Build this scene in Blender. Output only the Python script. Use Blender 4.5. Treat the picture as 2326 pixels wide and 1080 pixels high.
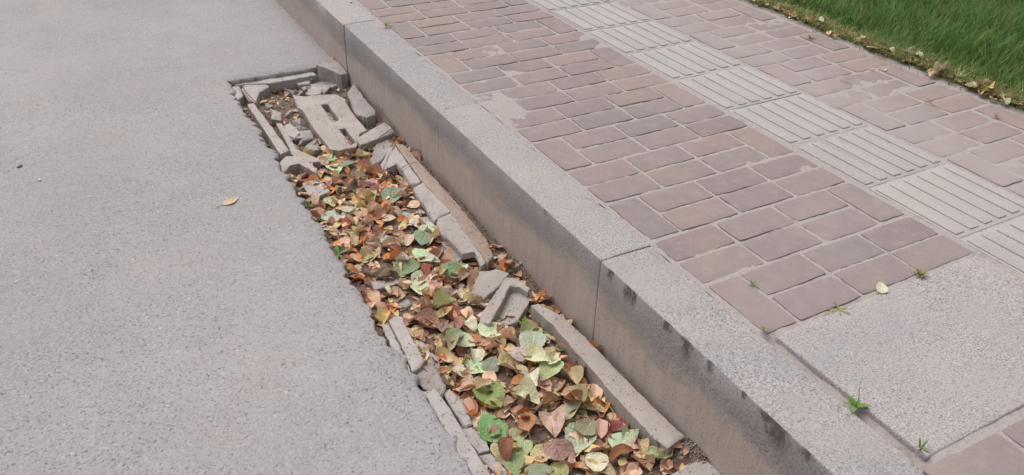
import bpy, bmesh, math, random
import numpy as np
from mathutils import Vector, Matrix

# ------------------------------------------------------------------ scene
for o in list(bpy.data.objects): bpy.data.objects.remove(o, do_unlink=True)
SC = bpy.context.scene
COL = SC.collection
rng = random.Random(7)
nrng = np.random.default_rng(11)

# ------------------------------------------------------------------ camera
# X across the kerb (towards the lawn), Y along the kerb (away), Z up; kerb top front edge is the Y axis
PW, PH, FPX = 2326.0, 1080.0, 1837.0
CAM = np.array([-1.011, -1.347, 1.148])
YAW, PITCH, ROLL = 0.5102, 0.5772, 0.0256
def _axes(y, p, r):
    f = np.array([math.sin(y)*math.cos(p), math.cos(y)*math.cos(p), -math.sin(p)])
    rt = np.array([math.cos(y), -math.sin(y), 0.0]); up = np.cross(rt, f)
    return rt*math.cos(r)+up*math.sin(r), -rt*math.sin(r)+up*math.cos(r), f
CR, CU, CF = _axes(YAW, PITCH, ROLL)
cam = bpy.data.cameras.new('camera'); camo = bpy.data.objects.new('camera', cam); COL.objects.link(camo)
cam.sensor_fit = 'HORIZONTAL'; cam.sensor_width = 36.0; cam.lens = FPX/PW*36.0
cam.clip_start = 0.02; cam.clip_end = 400
M = Matrix.Identity(4)
for i in range(3):
    M[i][0], M[i][1], M[i][2], M[i][3] = CR[i], CU[i], -CF[i], CAM[i]
camo.matrix_world = M
SC.camera = camo

# ------------------------------------------------------------------ light (hazy, overcast day)
SUN_EL, SUN_AZ = math.radians(64), math.radians(-12)      # azimuth from +Y towards +X
world = bpy.data.worlds.new('World'); SC.world = world; world.use_nodes = True
nt = world.node_tree; nt.nodes.clear()
sky = nt.nodes.new('ShaderNodeTexSky'); sky.sky_type = 'NISHITA'; sky.sun_disc = False
sky.sun_elevation = SUN_EL; sky.sun_rotation = SUN_AZ
sky.air_density = 1.0; sky.dust_density = 4.0; sky.ozone_density = 1.0
hs = nt.nodes.new('ShaderNodeHueSaturation'); hs.inputs['Saturation'].default_value = 0.12
bg = nt.nodes.new('ShaderNodeBackground'); bg.inputs['Strength'].default_value = 0.12
wo = nt.nodes.new('ShaderNodeOutputWorld')
nt.links.new(sky.outputs[0], hs.inputs['Color']); nt.links.new(hs.outputs[0], bg.inputs[0]); nt.links.new(bg.outputs[0], wo.inputs[0])
sl = bpy.data.lights.new('sun', 'SUN'); sl.energy = 1.3; sl.angle = math.radians(48); sl.color = (1.0, 0.965, 0.94)
so = bpy.data.objects.new('sun', sl); COL.objects.link(so)
sd = Vector((math.sin(SUN_AZ)*math.cos(SUN_EL), math.cos(SUN_AZ)*math.cos(SUN_EL), math.sin(SUN_EL)))
so.rotation_euler = sd.to_track_quat('Z', 'Y').to_euler(); so.location = (3, 3, 6)
SC.view_settings.view_transform = 'Standard'; SC.view_settings.look = 'None'
SC.view_settings.gamma = 1.0; SC.view_settings.use_curve_mapping = False
SC.view_settings.exposure = 0.62
try: SC.cycles.max_bounces = 5
except Exception: pass

# ------------------------------------------------------------------ helpers
ZR = -0.233                                             # road level
def P(u, v, z):
    """pixel + height above the kerb-top plane -> point"""
    d = CF + CR*(u-PW/2)/FPX - CU*(v-PH/2)/FPX
    return CAM + d*((z-CAM[2])/d[2])
def PX(u, v, x):
    d = CF + CR*(u-PW/2)/FPX - CU*(v-PH/2)/FPX
    return CAM + d*((x-CAM[0])/d[0])
c1 = lambda x, y: (480+x/3.0, 100+y/3.0)                # study crops -> photo pixels
c2 = lambda x, y: (620+x/2.7, 300+y/2.7)
c3 = lambda x, y: (800+x/3.177, 560+y/3.177)
c4 = lambda x, y: (840+x/2.705, 700+y/2.705)

def hash3(x, y, z, s=0):
    n = (x*73856093) ^ (y*19349663) ^ (z*83492791) ^ (s*2654435761)
    n = (n ^ (n >> 13)) * 1274126177 & 0x7fffffff
    n = (n ^ (n >> 16)) * 668265263 & 0x7fffffff
    return (n & 0xffff)/65535.0
def vnoise(p, s=0):
    p = np.asarray(p, float); i = np.floor(p).astype(np.int64); f = p-i; f = f*f*(3-2*f)
    r = 0
    for dx in (0, 1):
        for dy in (0, 1):
            for dz in (0, 1):
                w = (f[..., 0] if dx else 1-f[..., 0])*(f[..., 1] if dy else 1-f[..., 1])*(f[..., 2] if dz else 1-f[..., 2])
                r = r + w*hash3(i[..., 0]+dx, i[..., 1]+dy, i[..., 2]+dz, s)
    return r*2-1
def fbm(p, sc, oct=3, s=0):
    p = np.asarray(p, float)*sc; r = 0; a = 1.0
    for k in range(oct): r = r+a*vnoise(p+17.3*k, s+k); a *= .5; p = p*2.03
    return r
def v3(x, y, z=0.0):
    x, y = np.broadcast_arrays(np.asarray(x, float), np.asarray(y, float))
    return np.stack([x, y, np.full(x.shape, z)], -1)

def lin(c): return tuple(((v/255)/12.92 if v/255 <= .04045 else (((v/255)+.055)/1.055)**2.4) for v in c)
KEXP = 1.75                                             # displayed brightness of a white level sheet
def alb(*c): return tuple(min(.85, v/KEXP) for v in lin(c))+(1.0,)

def mkobj(name, me, mat=None, parent=None, smooth=False):
    o = bpy.data.objects.new(name, me); COL.objects.link(o)
    if mat and not me.materials: me.materials.append(mat)
    if parent: o.parent = parent
    if smooth: me.shade_smooth()
    return o
def mkmesh(name, verts, faces):
    me = bpy.data.meshes.new(name); me.from_pydata([tuple(map(float, v)) for v in verts], [], faces); me.update(); return me
def npmesh(name, verts, quads):
    verts = np.asarray(verts, np.float32); quads = np.asarray(quads, np.int32); n = quads.shape[1]
    me = bpy.data.meshes.new(name)
    me.vertices.add(len(verts)); me.vertices.foreach_set('co', verts.ravel())
    me.loops.add(quads.size); me.loops.foreach_set('vertex_index', quads.ravel())
    me.polygons.add(len(quads)); me.polygons.foreach_set('loop_start', np.arange(0, quads.size, n, dtype=np.int32))
    me.polygons.foreach_set('loop_total', np.full(len(quads), n, np.int32))
    me.update(); me.validate(); return me
def crisp(me, deg=28):
    me.shade_smooth(); me.set_sharp_from_angle(angle=math.radians(deg))
def tag(o, label=None, cat=None, group=None, kind=None):
    if label: o['label'] = label
    if cat: o['category'] = cat
    if group: o['group'] = group
    if kind: o['kind'] = kind
    return o
def empty(name, loc=(0, 0, 0)):
    o = bpy.data.objects.new(name, None); COL.objects.link(o); o.location = loc; o.empty_display_size = .05; return o

# ------------------------------------------------------------------ materials
class NT:
    def __init__(s, name):
        s.m = bpy.data.materials.new(name); s.m.use_nodes = True; s.t = s.m.node_tree; s.t.nodes.clear()
        s.out = s.n('ShaderNodeOutputMaterial'); s.b = s.n('ShaderNodeBsdfPrincipled')
        s.l(s.b.outputs[0], s.out.inputs[0]); s.b.inputs['Roughness'].default_value = .9
        s.b.inputs['Specular IOR Level'].default_value = .25
    def n(s, t, **k):
        x = s.t.nodes.new(t)
        for a, v in k.items(): setattr(x, a, v)
        return x
    def l(s, a, b): s.t.links.new(a, b)
    def coord(s, kind='Object'): return s.n('ShaderNodeTexCoord').outputs[kind]
    def noise(s, vec, scale, detail=4, rough=.6, dist=0):
        x = s.n('ShaderNodeTexNoise'); x.inputs['Scale'].default_value = scale; x.inputs['Detail'].default_value = detail
        x.inputs['Roughness'].default_value = rough; x.inputs['Distortion'].default_value = dist
        if vec is not None: s.l(vec, x.inputs['Vector'])
        return x.outputs['Fac']
    def vor(s, vec, scale, feat='F1', out='Distance', rnd=1):
        x = s.n('ShaderNodeTexVoronoi'); x.feature = feat; x.inputs['Scale'].default_value = scale; x.inputs['Randomness'].default_value = rnd
        s.l(vec, x.inputs['Vector']); return x.outputs[out]
    def ramp(s, fac, stops, interp='LINEAR'):
        x = s.n('ShaderNodeValToRGB'); e = x.color_ramp.elements; x.color_ramp.interpolation = interp
        while len(e) < len(stops): e.new(.5)
        for k, (p, c) in enumerate(stops):
            e[k].position = p; e[k].color = c if isinstance(c, tuple) else (c, c, c, 1)
        s.l(fac, x.inputs[0]); return x.outputs[0]
    def mix(s, fac, a, b, mode='MIX'):
        x = s.n('ShaderNodeMix'); x.data_type = 'RGBA'; x.blend_type = mode
        for sock, v in ((x.inputs['Factor'], fac), (x.inputs[6], a), (x.inputs[7], b)):
            if hasattr(v, 'is_output'): s.l(v, sock)
            else: sock.default_value = v
        return x.outputs[2]
    def math(s, op, a, b=None, clamp=False):
        x = s.n('ShaderNodeMath'); x.operation = op; x.use_clamp = clamp
        for k, v in enumerate((a, b)):
            if v is None: continue
            if hasattr(v, 'is_output'): s.l(v, x.inputs[k])
            else: x.inputs[k].default_value = v
        return x.outputs[0]
    def sep(s, vec):
        x = s.n('ShaderNodeSeparateXYZ'); s.l(vec, x.inputs[0]); return x.outputs
    def mapping(s, vec, scale=(1, 1, 1), rot=(0, 0, 0)):
        x = s.n('ShaderNodeMapping'); x.inputs['Scale'].default_value = scale; x.inputs['Rotation'].default_value = rot
        s.l(vec, x.inputs[0]); return x.outputs[0]
    def bump(s, h, strength=.5, dist=.002, prev=None):
        x = s.n('ShaderNodeBump'); x.inputs['Strength'].default_value = strength; x.inputs['Distance'].default_value = dist
        s.l(h, x.inputs['Height'])
        if prev is not None: s.l(prev, x.inputs['Normal'])
        return x.outputs[0]
    def done(s, col, nrm=None, rough=None):
        if hasattr(col, 'is_output'): s.l(col, s.b.inputs['Base Color'])
        else: s.b.inputs['Base Color'].default_value = col
        if nrm is not None: s.l(nrm, s.b.inputs['Normal'])
        if rough is not None: s.b.inputs['Roughness'].default_value = rough
        return s.m
def worldpos(n): return n.n('ShaderNodeNewGeometry').outputs['Position']

def mat_asphalt():
    n = NT('asphalt'); v = worldpos(n)
    big = n.noise(v, 1.3, 3); mid = n.noise(v, 9, 4); fine = n.noise(v, 160, 3, .7)
    base = n.mix(n.ramp(big, [(.35, 0.), (.65, 1.)]), alb(168, 162, 164), alb(186, 181, 182))
    base = n.mix(n.ramp(mid, [(.35, 0.), (.7, .55)]), base, alb(166, 159, 161))
    base = n.mix(n.ramp(fine, [(.3, 0.), (.7, .5)]), base, alb(206, 197, 196))
    vd = n.mapping(v, (1, 1, 0.2)); d = n.noise(n.mapping(v, (1, 1.0, 1)), 60, 2)
    w = n.n('ShaderNodeVectorMath'); w.operation = 'MULTIPLY_ADD'; n.l(v, w.inputs[0]); w.inputs[1].default_value = (1, 1, 1)
    ns = n.n('ShaderNodeTexNoise'); ns.inputs['Scale'].default_value = 120; n.l(v, ns.inputs['Vector'])
    sc = n.n('ShaderNodeVectorMath'); sc.operation = 'SCALE'; n.l(ns.outputs['Color'], sc.inputs[0]); sc.inputs['Scale'].default_value = .006; n.l(sc.outputs[0], w.inputs[2])
    wv = w.outputs[0]
    cell = n.n('ShaderNodeSeparateColor'); n.l(n.vor(wv, 70, out='Color'), cell.inputs[0])
    thin = n.math('MULTIPLY', n.math('SUBTRACT', n.noise(v, 2.4, 3), .5), .22)
    pa = n.ramp(n.math('ADD', n.noise(v, 135, 1, .4), thin), [(.655, 0.), (.71, 1.)])
    pb = n.ramp(n.math('ADD', n.noise(n.mapping(v, (1, 1, 1), (0, 0, 1)), 230, 1, .4), thin), [(.66, 0.), (.72, .75)])
    pit = n.math('MAXIMUM', pa, pb)
    colr = n.mix(n.math('MULTIPLY', pit, .8), base, n.mix(cell.outputs[1], alb(112, 104, 106), alb(140, 130, 131)))
    wh = n.math('MULTIPLY', n.ramp(n.vor(wv, 33), [(.09, 1.), (.13, 0.)]), n.ramp(n.vor(wv, 33, out='Color'), [(.72, 0.), (.74, 1.)]))
    colr = n.mix(n.math('MULTIPLY', wh, .7), colr, alb(235, 230, 226))
    gc = n.n('ShaderNodeSeparateColor'); n.l(n.vor(wv, 210, out='Color'), gc.inputs[0])
    colr = n.mix(n.ramp(gc.outputs[0], [(.0, .55), (.3, 0.)]), colr, alb(150, 142, 143))
    colr = n.mix(n.ramp(gc.outputs[1], [(.75, 0.), (1., .55)]), colr, alb(212, 205, 203))
    dust = n.ramp(n.noise(v, 3.1, 4), [(.5, 0.), (.75, .45)])
    colr = n.mix(dust, colr, alb(194, 183, 177))
    colr = n.mix(n.ramp(n.noise(n.mapping(v, (1.6, .5, 1)), 1.7, 5, .6), [(.45, 0.), (.7, .22)]), colr, alb(160, 153, 155))
    h = n.math('SUBTRACT', n.math('MULTIPLY', fine, .5), pit)
    return n.done(colr, n.bump(h, .55, .003), .92)

STAINS = [(1388, 630, .010, .04), (1428, 655, .018, .05), (1440, 675, .008, .05), (1518, 742, .014, .03), (1552, 775, .007, .02), (1612, 832, .013, .035), (1690, 900, .010, .02), (1765, 985, .030, .07), (1740, 960, .02, .03), (1560, 790, .016, .06), (1835, 1035, .012, .03), (1240, 480, .006, .02)]
def mat_granite(name, kerb=False, pale=0.):
    n = NT(name); v = worldpos(n)
    oi = n.n('ShaderNodeObjectInfo')
    s1 = n.noise(v, 240, 3, .7); s2 = n.noise(v, 120, 3, .7); big = n.noise(v, 5, 4); med = n.noise(v, 22, 3)
    col = n.ramp(s1, [(.30, alb(108, 102, 104)), (.42, alb(170, 163, 164)), (.55, alb(199, 192, 191)), (.70, alb(228, 222, 219))])
    dk = n.ramp(n.noise(v, 125, 2, .5), [(.60, 0.), (.68, 1.)]); gate = n.ramp(n.noise(v, 9, 3), [(.3, .3), (.6, 1.)])
    col = n.mix(n.math('MULTIPLY', n.math('MULTIPLY', dk, gate), .75), col, alb(108, 100, 102))
    col = n.mix(n.ramp(s2, [(.55, 0.), (.75, .35)]), col, alb(205, 186, 180))
    col = n.mix(n.ramp(big, [(.42, 0.), (.68, .5)]), col, alb(176, 171, 172))
    col = n.mix(n.ramp(n.noise(v, 3, 3), [(.48, 0.), (.7, .55)]), col, alb(203, 191, 182))
    if pale: col = n.mix(pale, col, alb(205, 198, 193))
    tint = n.ramp(oi.outputs['Random'], [(0, (.93, .93, .93, 1)), (1, (1.03, 1.02, 1.01, 1))])
    col = n.mix(1., col, tint, 'MULTIPLY')
    if kerb:
        sp = n.sep(v); nx = n.sep(n.n('ShaderNodeNewGeometry').outputs['Normal'])
        front = n.ramp(n.math('MULTIPLY', nx[0], -1), [(.45, 0.), (.75, 1.)])
        # grime on the whole riser, washed-down road dust over its lower part
        grime = n.mix(n.ramp(n.noise(v, 14, 5, .65), [(.35, .1), (.7, .55)]), col, alb(172, 163, 161))
        hgt = n.math('ADD', n.math('MULTIPLY', sp[2], -1), n.math('MULTIPLY', n.math('SUBTRACT', n.noise(n.mapping(v, (1, .55, 1.6)), 5, 6, .65), .5), .26))
        dustf = n.math('MULTIPLY', n.ramp(hgt, [(.075, 0.), (.135, .88)]), n.ramp(n.math('ADD', n.math('MULTIPLY', s1, .6), n.math('MULTIPLY', n.noise(n.mapping(v, (1, 1, .15)), 38, 4), .4)), [(.36, .30), (.52, 1.)]))
        face = n.mix(dustf, grime, n.mix(n.noise(v, 8, 4), alb(218, 196, 186), alb(234, 215, 204)))
        # dark run-off stains starting at the arris
        wob = n.math('MULTIPLY', n.math('SUBTRACT', n.noise(n.mapping(v, (1, 1, .5)), 60, 3), .5), .05)
        yy = n.math('ADD', sp[1], wob); zz = n.math('ADD', n.math('MULTIPLY', sp[2], -1), n.math('MULTIPLY', wob, .8)); stain = None
        for (u_, v_, wy, dz) in STAINS:
            y0_ = float(PX(u_, v_, 0)[1])
            q = n.math('MULTIPLY', n.ramp(n.math('ABSOLUTE', n.math('SUBTRACT', yy, y0_)), [(wy*.5, 1.), (wy*1.2, 0.)]), n.ramp(zz, [(dz*.5, 1.), (dz*1.1, 0.)]))
            stain = q if stain is None else n.math('MAXIMUM', stain, q)
        face = n.mix(n.math('MULTIPLY', n.math('MULTIPLY', stain, n.ramp(n.noise(v, 70, 4), [(.3, .6), (.5, 1.)])), .88), face, alb(98, 85, 86))
        col = n.mix(front, col, face)
    h = n.math('ADD', n.math('MULTIPLY', s1, .6), n.math('MULTIPLY', s2, .6))
    return n.done(col, n.bump(h, .28, .002), .85)

def mat_brick():
    n = NT('paving_brick'); v = worldpos(n); oi = n.n('ShaderNodeObjectInfo'); r = oi.outputs['Random']
    base = n.ramp(r, [(0, alb(154, 137, 137)), (.2, alb(170, 152, 148)), (.4, alb(156, 144, 143)), (.6, alb(178, 155, 148)), (.8, alb(162, 147, 147)), (1, alb(173, 150, 148))])
    fine = n.noise(v, 180, 3, .7); mid = n.noise(v, 18, 4); blot = n.noise(v, 5, 4)
    col = n.mix(n.ramp(mid, [(.35, 0.), (.75, .55)]), base, alb(150, 137, 137))
    col = n.mix(n.ramp(blot, [(.5, 0.), (.75, .5)]), col, alb(184, 160, 146))
    col = n.mix(n.ramp(fine, [(.4, 0.), (.75, .3)]), col, alb(188, 172, 168))
    col = n.mix(n.ramp(n.noise(v, 1.1, 3), [(.5, 0.), (.75, .45)]), col, alb(186, 171, 167))
    spx = n.sep(v); dfilm = n.math('MULTIPLY', n.ramp(n.math('ADD', spx[0], n.math('MULTIPLY', n.math('SUBTRACT', n.noise(v, 3, 4), .5), 1.1)), [(.0, 0.), (1., 1.)]), 1.)
    band = n.math('SUBTRACT', 1., n.math('MULTIPLY', n.math('ABSOLUTE', n.math('SUBTRACT', n.math('ADD', spx[0], n.math('MULTIPLY', n.math('SUBTRACT', n.noise(v, 4, 4), .5), .5)), 1.36)), 3.4), True)
    col = n.mix(n.math('MULTIPLY', n.math('MAXIMUM', band, 0.), .68), col, alb(190, 178, 174))
    edge = n.ramp(n.noise(v, 26, 4, .7), [(.5, 0.), (.66, .4)])
    col = n.mix(edge, col, alb(184, 169, 163))
    col = n.mix(n.ramp(n.vor(v, 60), [(.05, .5), (.09, 0.)]), col, alb(110, 96, 92))
    return n.done(col, n.bump(n.math('ADD', fine, mid), .35, .002), .9)

def mat_sand():
    n = NT('joint_sand'); v = worldpos(n)
    col = n.mix(n.noise(v, 30, 4), alb(188, 176, 172), alb(202, 191, 187))
    soil = n.ramp(n.noise(v, 5.5, 5, .7), [(.58, 0.), (.68, .6)])
    col = n.mix(soil, col, alb(128, 108, 98))
    col = n.mix(n.ramp(n.noise(v, 130, 3), [(.5, 0.), (.7, .45)]), col, alb(160, 142, 134))
    # greenish-brown damp earth towards the lawn
    sp = n.sep(v); e = n.ramp(n.math('ADD', sp[0], n.math('MULTIPLY', n.noise(v, 6, 4), .25)), [(.0, 0.), (1., 1.)])
    ed = n.math('MULTIPLY', n.math('SUBTRACT', n.math('ADD', sp[0], n.math('MULTIPLY', n.noise(v, 9, 4), .30)), 1.985), 9, True)
    col = n.mix(ed, col, n.mix(n.noise(v, 70, 4), alb(96, 82, 64), alb(150, 134, 108)))
    return n.done(col, n.bump(n.noise(v, 140, 4), .8, .004), 1.0)

def mat_concrete(name, a, b, dirt, amt=.5):
    n = NT(name); v = n.coord('Object'); w = worldpos(n)
    fine = n.noise(w, 170, 4, .7); mid = n.noise(w, 24, 5); big = n.noise(w, 6, 3)
    col = n.mix(n.ramp(mid, [(.35, 0.), (.68, 1.)]), alb(*a), alb(*b))
    col = n.mix(n.ramp(big, [(.42, 0.), (.65, amt)]), col, alb(*dirt))
    col = n.mix(n.ramp(n.noise(w, 13, 5, .7), [(.56, 0.), (.66, .30)]), col, alb(156, 138, 126))
    col = n.mix(n.ramp(fine, [(.5, 0.), (.72, .4)]), col, alb(215, 206, 200))
    col = n.mix(n.math('MULTIPLY', n.ramp(n.noise(w, 95, 2, .5), [(.66, 0.), (.72, .15)]), n.ramp(mid, [(.4, 0.), (.6, 1.)])), col, alb(118, 108, 104))
    return n.done(col, n.bump(n.math('ADD', fine, mid), .6, .004), .95)

def mat_soil(name, a, b):
    n = NT(name); v = worldpos(n)
    col = n.mix(n.noise(v, 40, 5, .7), alb(*a), alb(*b))
    col = n.mix(n.ramp(n.vor(v, 120), [(.1, .6), (.4, 0.)]), col, alb(160, 145, 135))
    return n.done(col, n.bump(n.noise(v, 90, 5, .7), 1., .008), 1.0)

def mat_leaf():
    n = NT('leaf_blade'); oi = n.n('ShaderNodeObjectInfo'); c = oi.outputs['Color']
    uv = n.n('ShaderNodeUVMap'); uv.uv_map = 'uv'; s = n.sep(uv.outputs[0]); v = n.coord('Object')
    u = n.math('ABSOLUTE', n.math('SUBTRACT', s[0], .5))
    shift = n.n('ShaderNodeVectorMath'); shift.operation = 'ADD'; n.l(v, shift.inputs[0])
    cmb = n.n('ShaderNodeCombineXYZ'); n.l(n.math('MULTIPLY', oi.outputs['Random'], 31.), cmb.inputs[0]); n.l(cmb.outputs[0], shift.inputs[1])
    w = shift.outputs[0]
    blot = n.noise(w, 3.2, 4); fine = n.noise(w, 14, 4)
    dark = n.mix(1., c, (.80, .72, .66, 1), 'MULTIPLY'); lite = n.mix(1., c, (1.25, 1.2, 1.1, 1), 'MULTIPLY')
    col = n.mix(n.ramp(blot, [(.35, 0.), (.65, 1.)]), c, dark)
    col = n.mix(n.ramp(fine, [(.45, 0.), (.7, .8)]), col, lite)
    spots = n.ramp(n.noise(w, 9, 2), [(.66, 0.), (.72, .7)])
    col = n.mix(spots, col, n.mix(.6, c, alb(120, 85, 62)))
    mid = n.ramp(u, [(.0, 1.), (.022, .8), (.035, 0.)])
    fr = n.math('FRACT', n.math('SUBTRACT', n.math('MULTIPLY', s[1], 7.), n.math('MULTIPLY', u, 4.)))
    ven = n.ramp(n.math('ABSOLUTE', n.math('SUBTRACT', fr, .5)), [(.0, 1.), (.06, .5), (.10, 0.)])
    vein = n.math('MAXIMUM', mid, n.math('MULTIPLY', ven, .45))
    col = n.mix(n.math('MULTIPLY', vein, .55), col, n.mix(1., c, (1.3, 1.28, 1.22, 1), 'MULTIPLY'))
    n.b.inputs['Specular IOR Level'].default_value = .3
    m = n.done(col, n.bump(n.math('ADD', n.math('MULTIPLY', vein, -.6), fine), .5, .05), .62)
    tr = n.n('ShaderNodeBsdfTranslucent'); n.l(col, tr.inputs[0]); mx = n.n('ShaderNodeMixShader'); mx.inputs[0].default_value = .18
    n.l(n.b.outputs[0], mx.inputs[1]); n.l(tr.outputs[0], mx.inputs[2]); n.l(mx.outputs[0], n.out.inputs[0])
    return m

def mat_plain(name, a, b, scale=40, rough=.8, spec=.25):
    n = NT(name); v = worldpos(n); n.b.inputs['Specular IOR Level'].default_value = spec
    return n.done(n.mix(n.noise(v, scale, 3), alb(*a), alb(*b)), n.bump(n.noise(v, scale*3, 3), .3, .001), rough)

def mat_attr(name, rough=.6, transl=.3):
    n = NT(name); a = n.n('ShaderNodeAttribute'); a.attribute_name = 'tint'
    m = n.done(a.outputs['Color'], None, rough)
    if transl:
        tr = n.n('ShaderNodeBsdfTranslucent'); n.l(a.outputs['Color'], tr.inputs[0]); mx = n.n('ShaderNodeMixShader'); mx.inputs[0].default_value = transl
        n.l(n.b.outputs[0], mx.inputs[1]); n.l(tr.outputs[0], mx.inputs[2]); n.l(mx.outputs[0], n.out.inputs[0])
    return m

M_ASPH = mat_asphalt(); M_KERB = mat_granite('kerb_granite', True); M_GRAN = mat_granite('slab_granite')
M_TACT = mat_granite('tactile_granite', False, .5); M_RIB = mat_granite('rib_granite', False, .55); M_BRICK = mat_brick(); M_SAND = mat_sand()
M_CONC = mat_concrete('old_concrete', (200, 188, 184), (220, 210, 206), (182, 166, 158), .5)
M_CONC2 = mat_concrete('dusty_concrete', (198, 186, 180), (218, 207, 201), (188, 169, 159), .55)
M_STRIP = mat_concrete('stained_concrete', (196, 172, 158), (212, 190, 176), (170, 142, 126), .5)
M_ROUGH = mat_concrete('broken_concrete', (172, 162, 158), (210, 201, 197), (152, 138, 132), .6)
M_MORT = mat_concrete('mortar', (200, 190, 187), (214, 205, 202), (182, 171, 167), .4)
M_SOIL = mat_soil('gutter_soil', (118, 96, 84), (168, 144, 130))
M_EARTH = mat_soil('earth', (78, 66, 46), (120, 102, 72))
M_LEAF = mat_leaf(); M_STALK = mat_plain('leaf_stalk', (176, 140, 110), (150, 112, 88))
M_TWIG = mat_plain('twig_bark', (128, 104, 90), (168, 142, 122)); M_GRASS = mat_attr('grass_blade'); M_STRAW = mat_attr('litter_bits', .85, .1)
M_WEED = mat_plain('weed_green', (108, 140, 66), (140, 170, 96)); M_DRYW = mat_plain('weed_dry', (150, 142, 86), (176, 166, 110))
M_WHITE = mat_plain('white_paper', (240, 238, 234), (225, 222, 216)); M_STONE = mat_plain('dark_stone', (96, 92, 92), (120, 114, 112))

# ------------------------------------------------------------------ ground, road
g = npmesh('ground', [(-60, -60, -.62), (60, -60, -.62), (60, 60, -.62), (-60, 60, -.62)], [(0, 1, 2, 3)])
tag(mkobj('ground', g, M_EARTH), kind='structure')

XE, YE = -0.492, 2.165                                   # road edge along the gutter, and across its far end
def build_road():
    xs = np.concatenate([np.linspace(-30, -3, 10), np.linspace(-2.8, -1.45, 12), np.arange(-1.43, XE-.001, .016), [XE]])
    nx0 = len(xs); xs = np.concatenate([xs, np.arange(XE+.016, -.004, .016), [0.012]])
    ys = np.concatenate([np.linspace(-30, -2, 12), np.arange(-1.6, YE-.001, .012), [YE]])
    ny0 = len(ys); ys = np.concatenate([ys, np.arange(YE+.014, 4.4, .02), np.linspace(4.6, 40, 14)])
    Xg, Yg = np.meshgrid(xs, ys, indexing='ij')
    jag = .012*fbm(v3(np.zeros_like(ys), ys), 9, 2, 3)+.014*fbm(v3(np.zeros_like(ys), ys), 40, 3, 4)+.003*nrng.normal(size=len(ys))
    jag2 = .006*fbm(v3(xs, 0*xs+3), 12, 2, 5)+.004*fbm(v3(xs, 0*xs), 60, 2, 6)
    fx = np.exp(-np.abs(xs-XE)/.03); fy = np.exp(-np.abs(ys-YE)/.03)
    fade = np.clip((YE-ys)/.05, 0, 1)
    X2 = Xg+fx[:, None]*(jag*fade)[None, :]*(Xg < XE+.05)
    fadex = np.clip((xs-XE)/.05, 0, 1)*np.clip((-.02-xs)/.03, 0, 1)
    Y2 = Yg+(jag2*fadex)[:, None]*fy[None, :]
    Zg = ZR+.004*fbm(v3(X2, Y2), 1.6, 2, 8)+.0008*fbm(v3(X2, Y2), 60, 2, 9)
    near = np.exp(-np.clip(XE-X2, 0, 9)/.02)*(Y2 < YE+.03)
    Zg = Zg-near*(.006+.004*fbm(v3(X2, Y2), 25, 2, 10))   # worn, rounded edge
    near2 = np.exp(-np.clip(Y2-YE, 0, 9)/.015)*(X2 > XE)
    Zg = Zg-near2*.005
    idx = -np.ones(Xg.shape, int); verts = []; faces = []
    for i in range(len(xs)):
        for j in range(len(ys)):
            if i < nx0 or j >= ny0-1:
                idx[i, j] = len(verts); verts.append((X2[i, j], Y2[i, j], Zg[i, j]))
    for i in range(len(xs)-1):
        for j in range(len(ys)-1):
            q = (idx[i, j], idx[i+1, j], idx[i+1, j+1], idx[i, j+1])
            if min(q) >= 0: faces.append(q)
    def skirt(path):
        prev = None
        for a in path:
            x, y, z = verts[a]; ring = [a]
            for k, dz in enumerate((.02, .06, .30)):
                r = nrng.normal(size=2)*.004
                verts.append((x-(.004*k)+r[0], y+r[1], z-dz)); ring.append(len(verts)-1)
            if prev:
                for k in range(3): faces.append((prev[k], prev[k+1], ring[k+1], ring[k]))
            prev = ring
    skirt([idx[nx0-1, j] for j in range(ny0)]+[idx[i, ny0-1] for i in range(nx0, len(xs))])
    me = mkmesh('road', verts, faces)
    o = mkobj('road', me, M_ASPH, smooth=True); tag(o, kind='structure')
build_road()

# ------------------------------------------------------------------ kerb of separate granite stones
def grid_box(sx, sy, sz, nx, ny, nz, bev=.004):
    """box with origin at top centre, subdivided, arrises rounded by pulling in the outer ring"""
    bm = bmesh.new(); bmesh.ops.create_cube(bm, size=1)
    for v in bm.verts: v.co = Vector((v.co.x*sx, v.co.y*sy, (v.co.z-.5)*sz))
    if bev: bmesh.ops.bevel(bm, geom=list(bm.edges), offset=bev, segments=2, profile=.6, affect='EDGES')
    def cut(axis, n, L, off):
        for k in range(1, n):
            p = Vector((0, 0, 0)); p[axis] = off-L/2+L*k/n; no = Vector((0, 0, 0)); no[axis] = 1
            bmesh.ops.bisect_plane(bm, geom=list(bm.verts)+list(bm.edges)+list(bm.faces), plane_co=p, plane_no=no)
    cut(0, nx, sx, 0); cut(1, ny, sy, 0); cut(2, nz, sz, -sz/2)
    return bm
def noise_bm(bm, amp, sc, seed, off=(0, 0, 0)):
    bm.normal_update(); co = np.array([v.co[:] for v in bm.verts])+np.array(off)
    d = fbm(co, sc, 3, seed)*amp
    for v, k in zip(bm.verts, d): v.co += v.normal*float(k)
def bm2me(bm, name):
    me = bpy.data.meshes.new(name); bm.normal_update(); bm.to_mesh(me); bm.free(); return me
KW = .158
kerb = empty('kerb'); tag(kerb, kind='structure')
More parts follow.
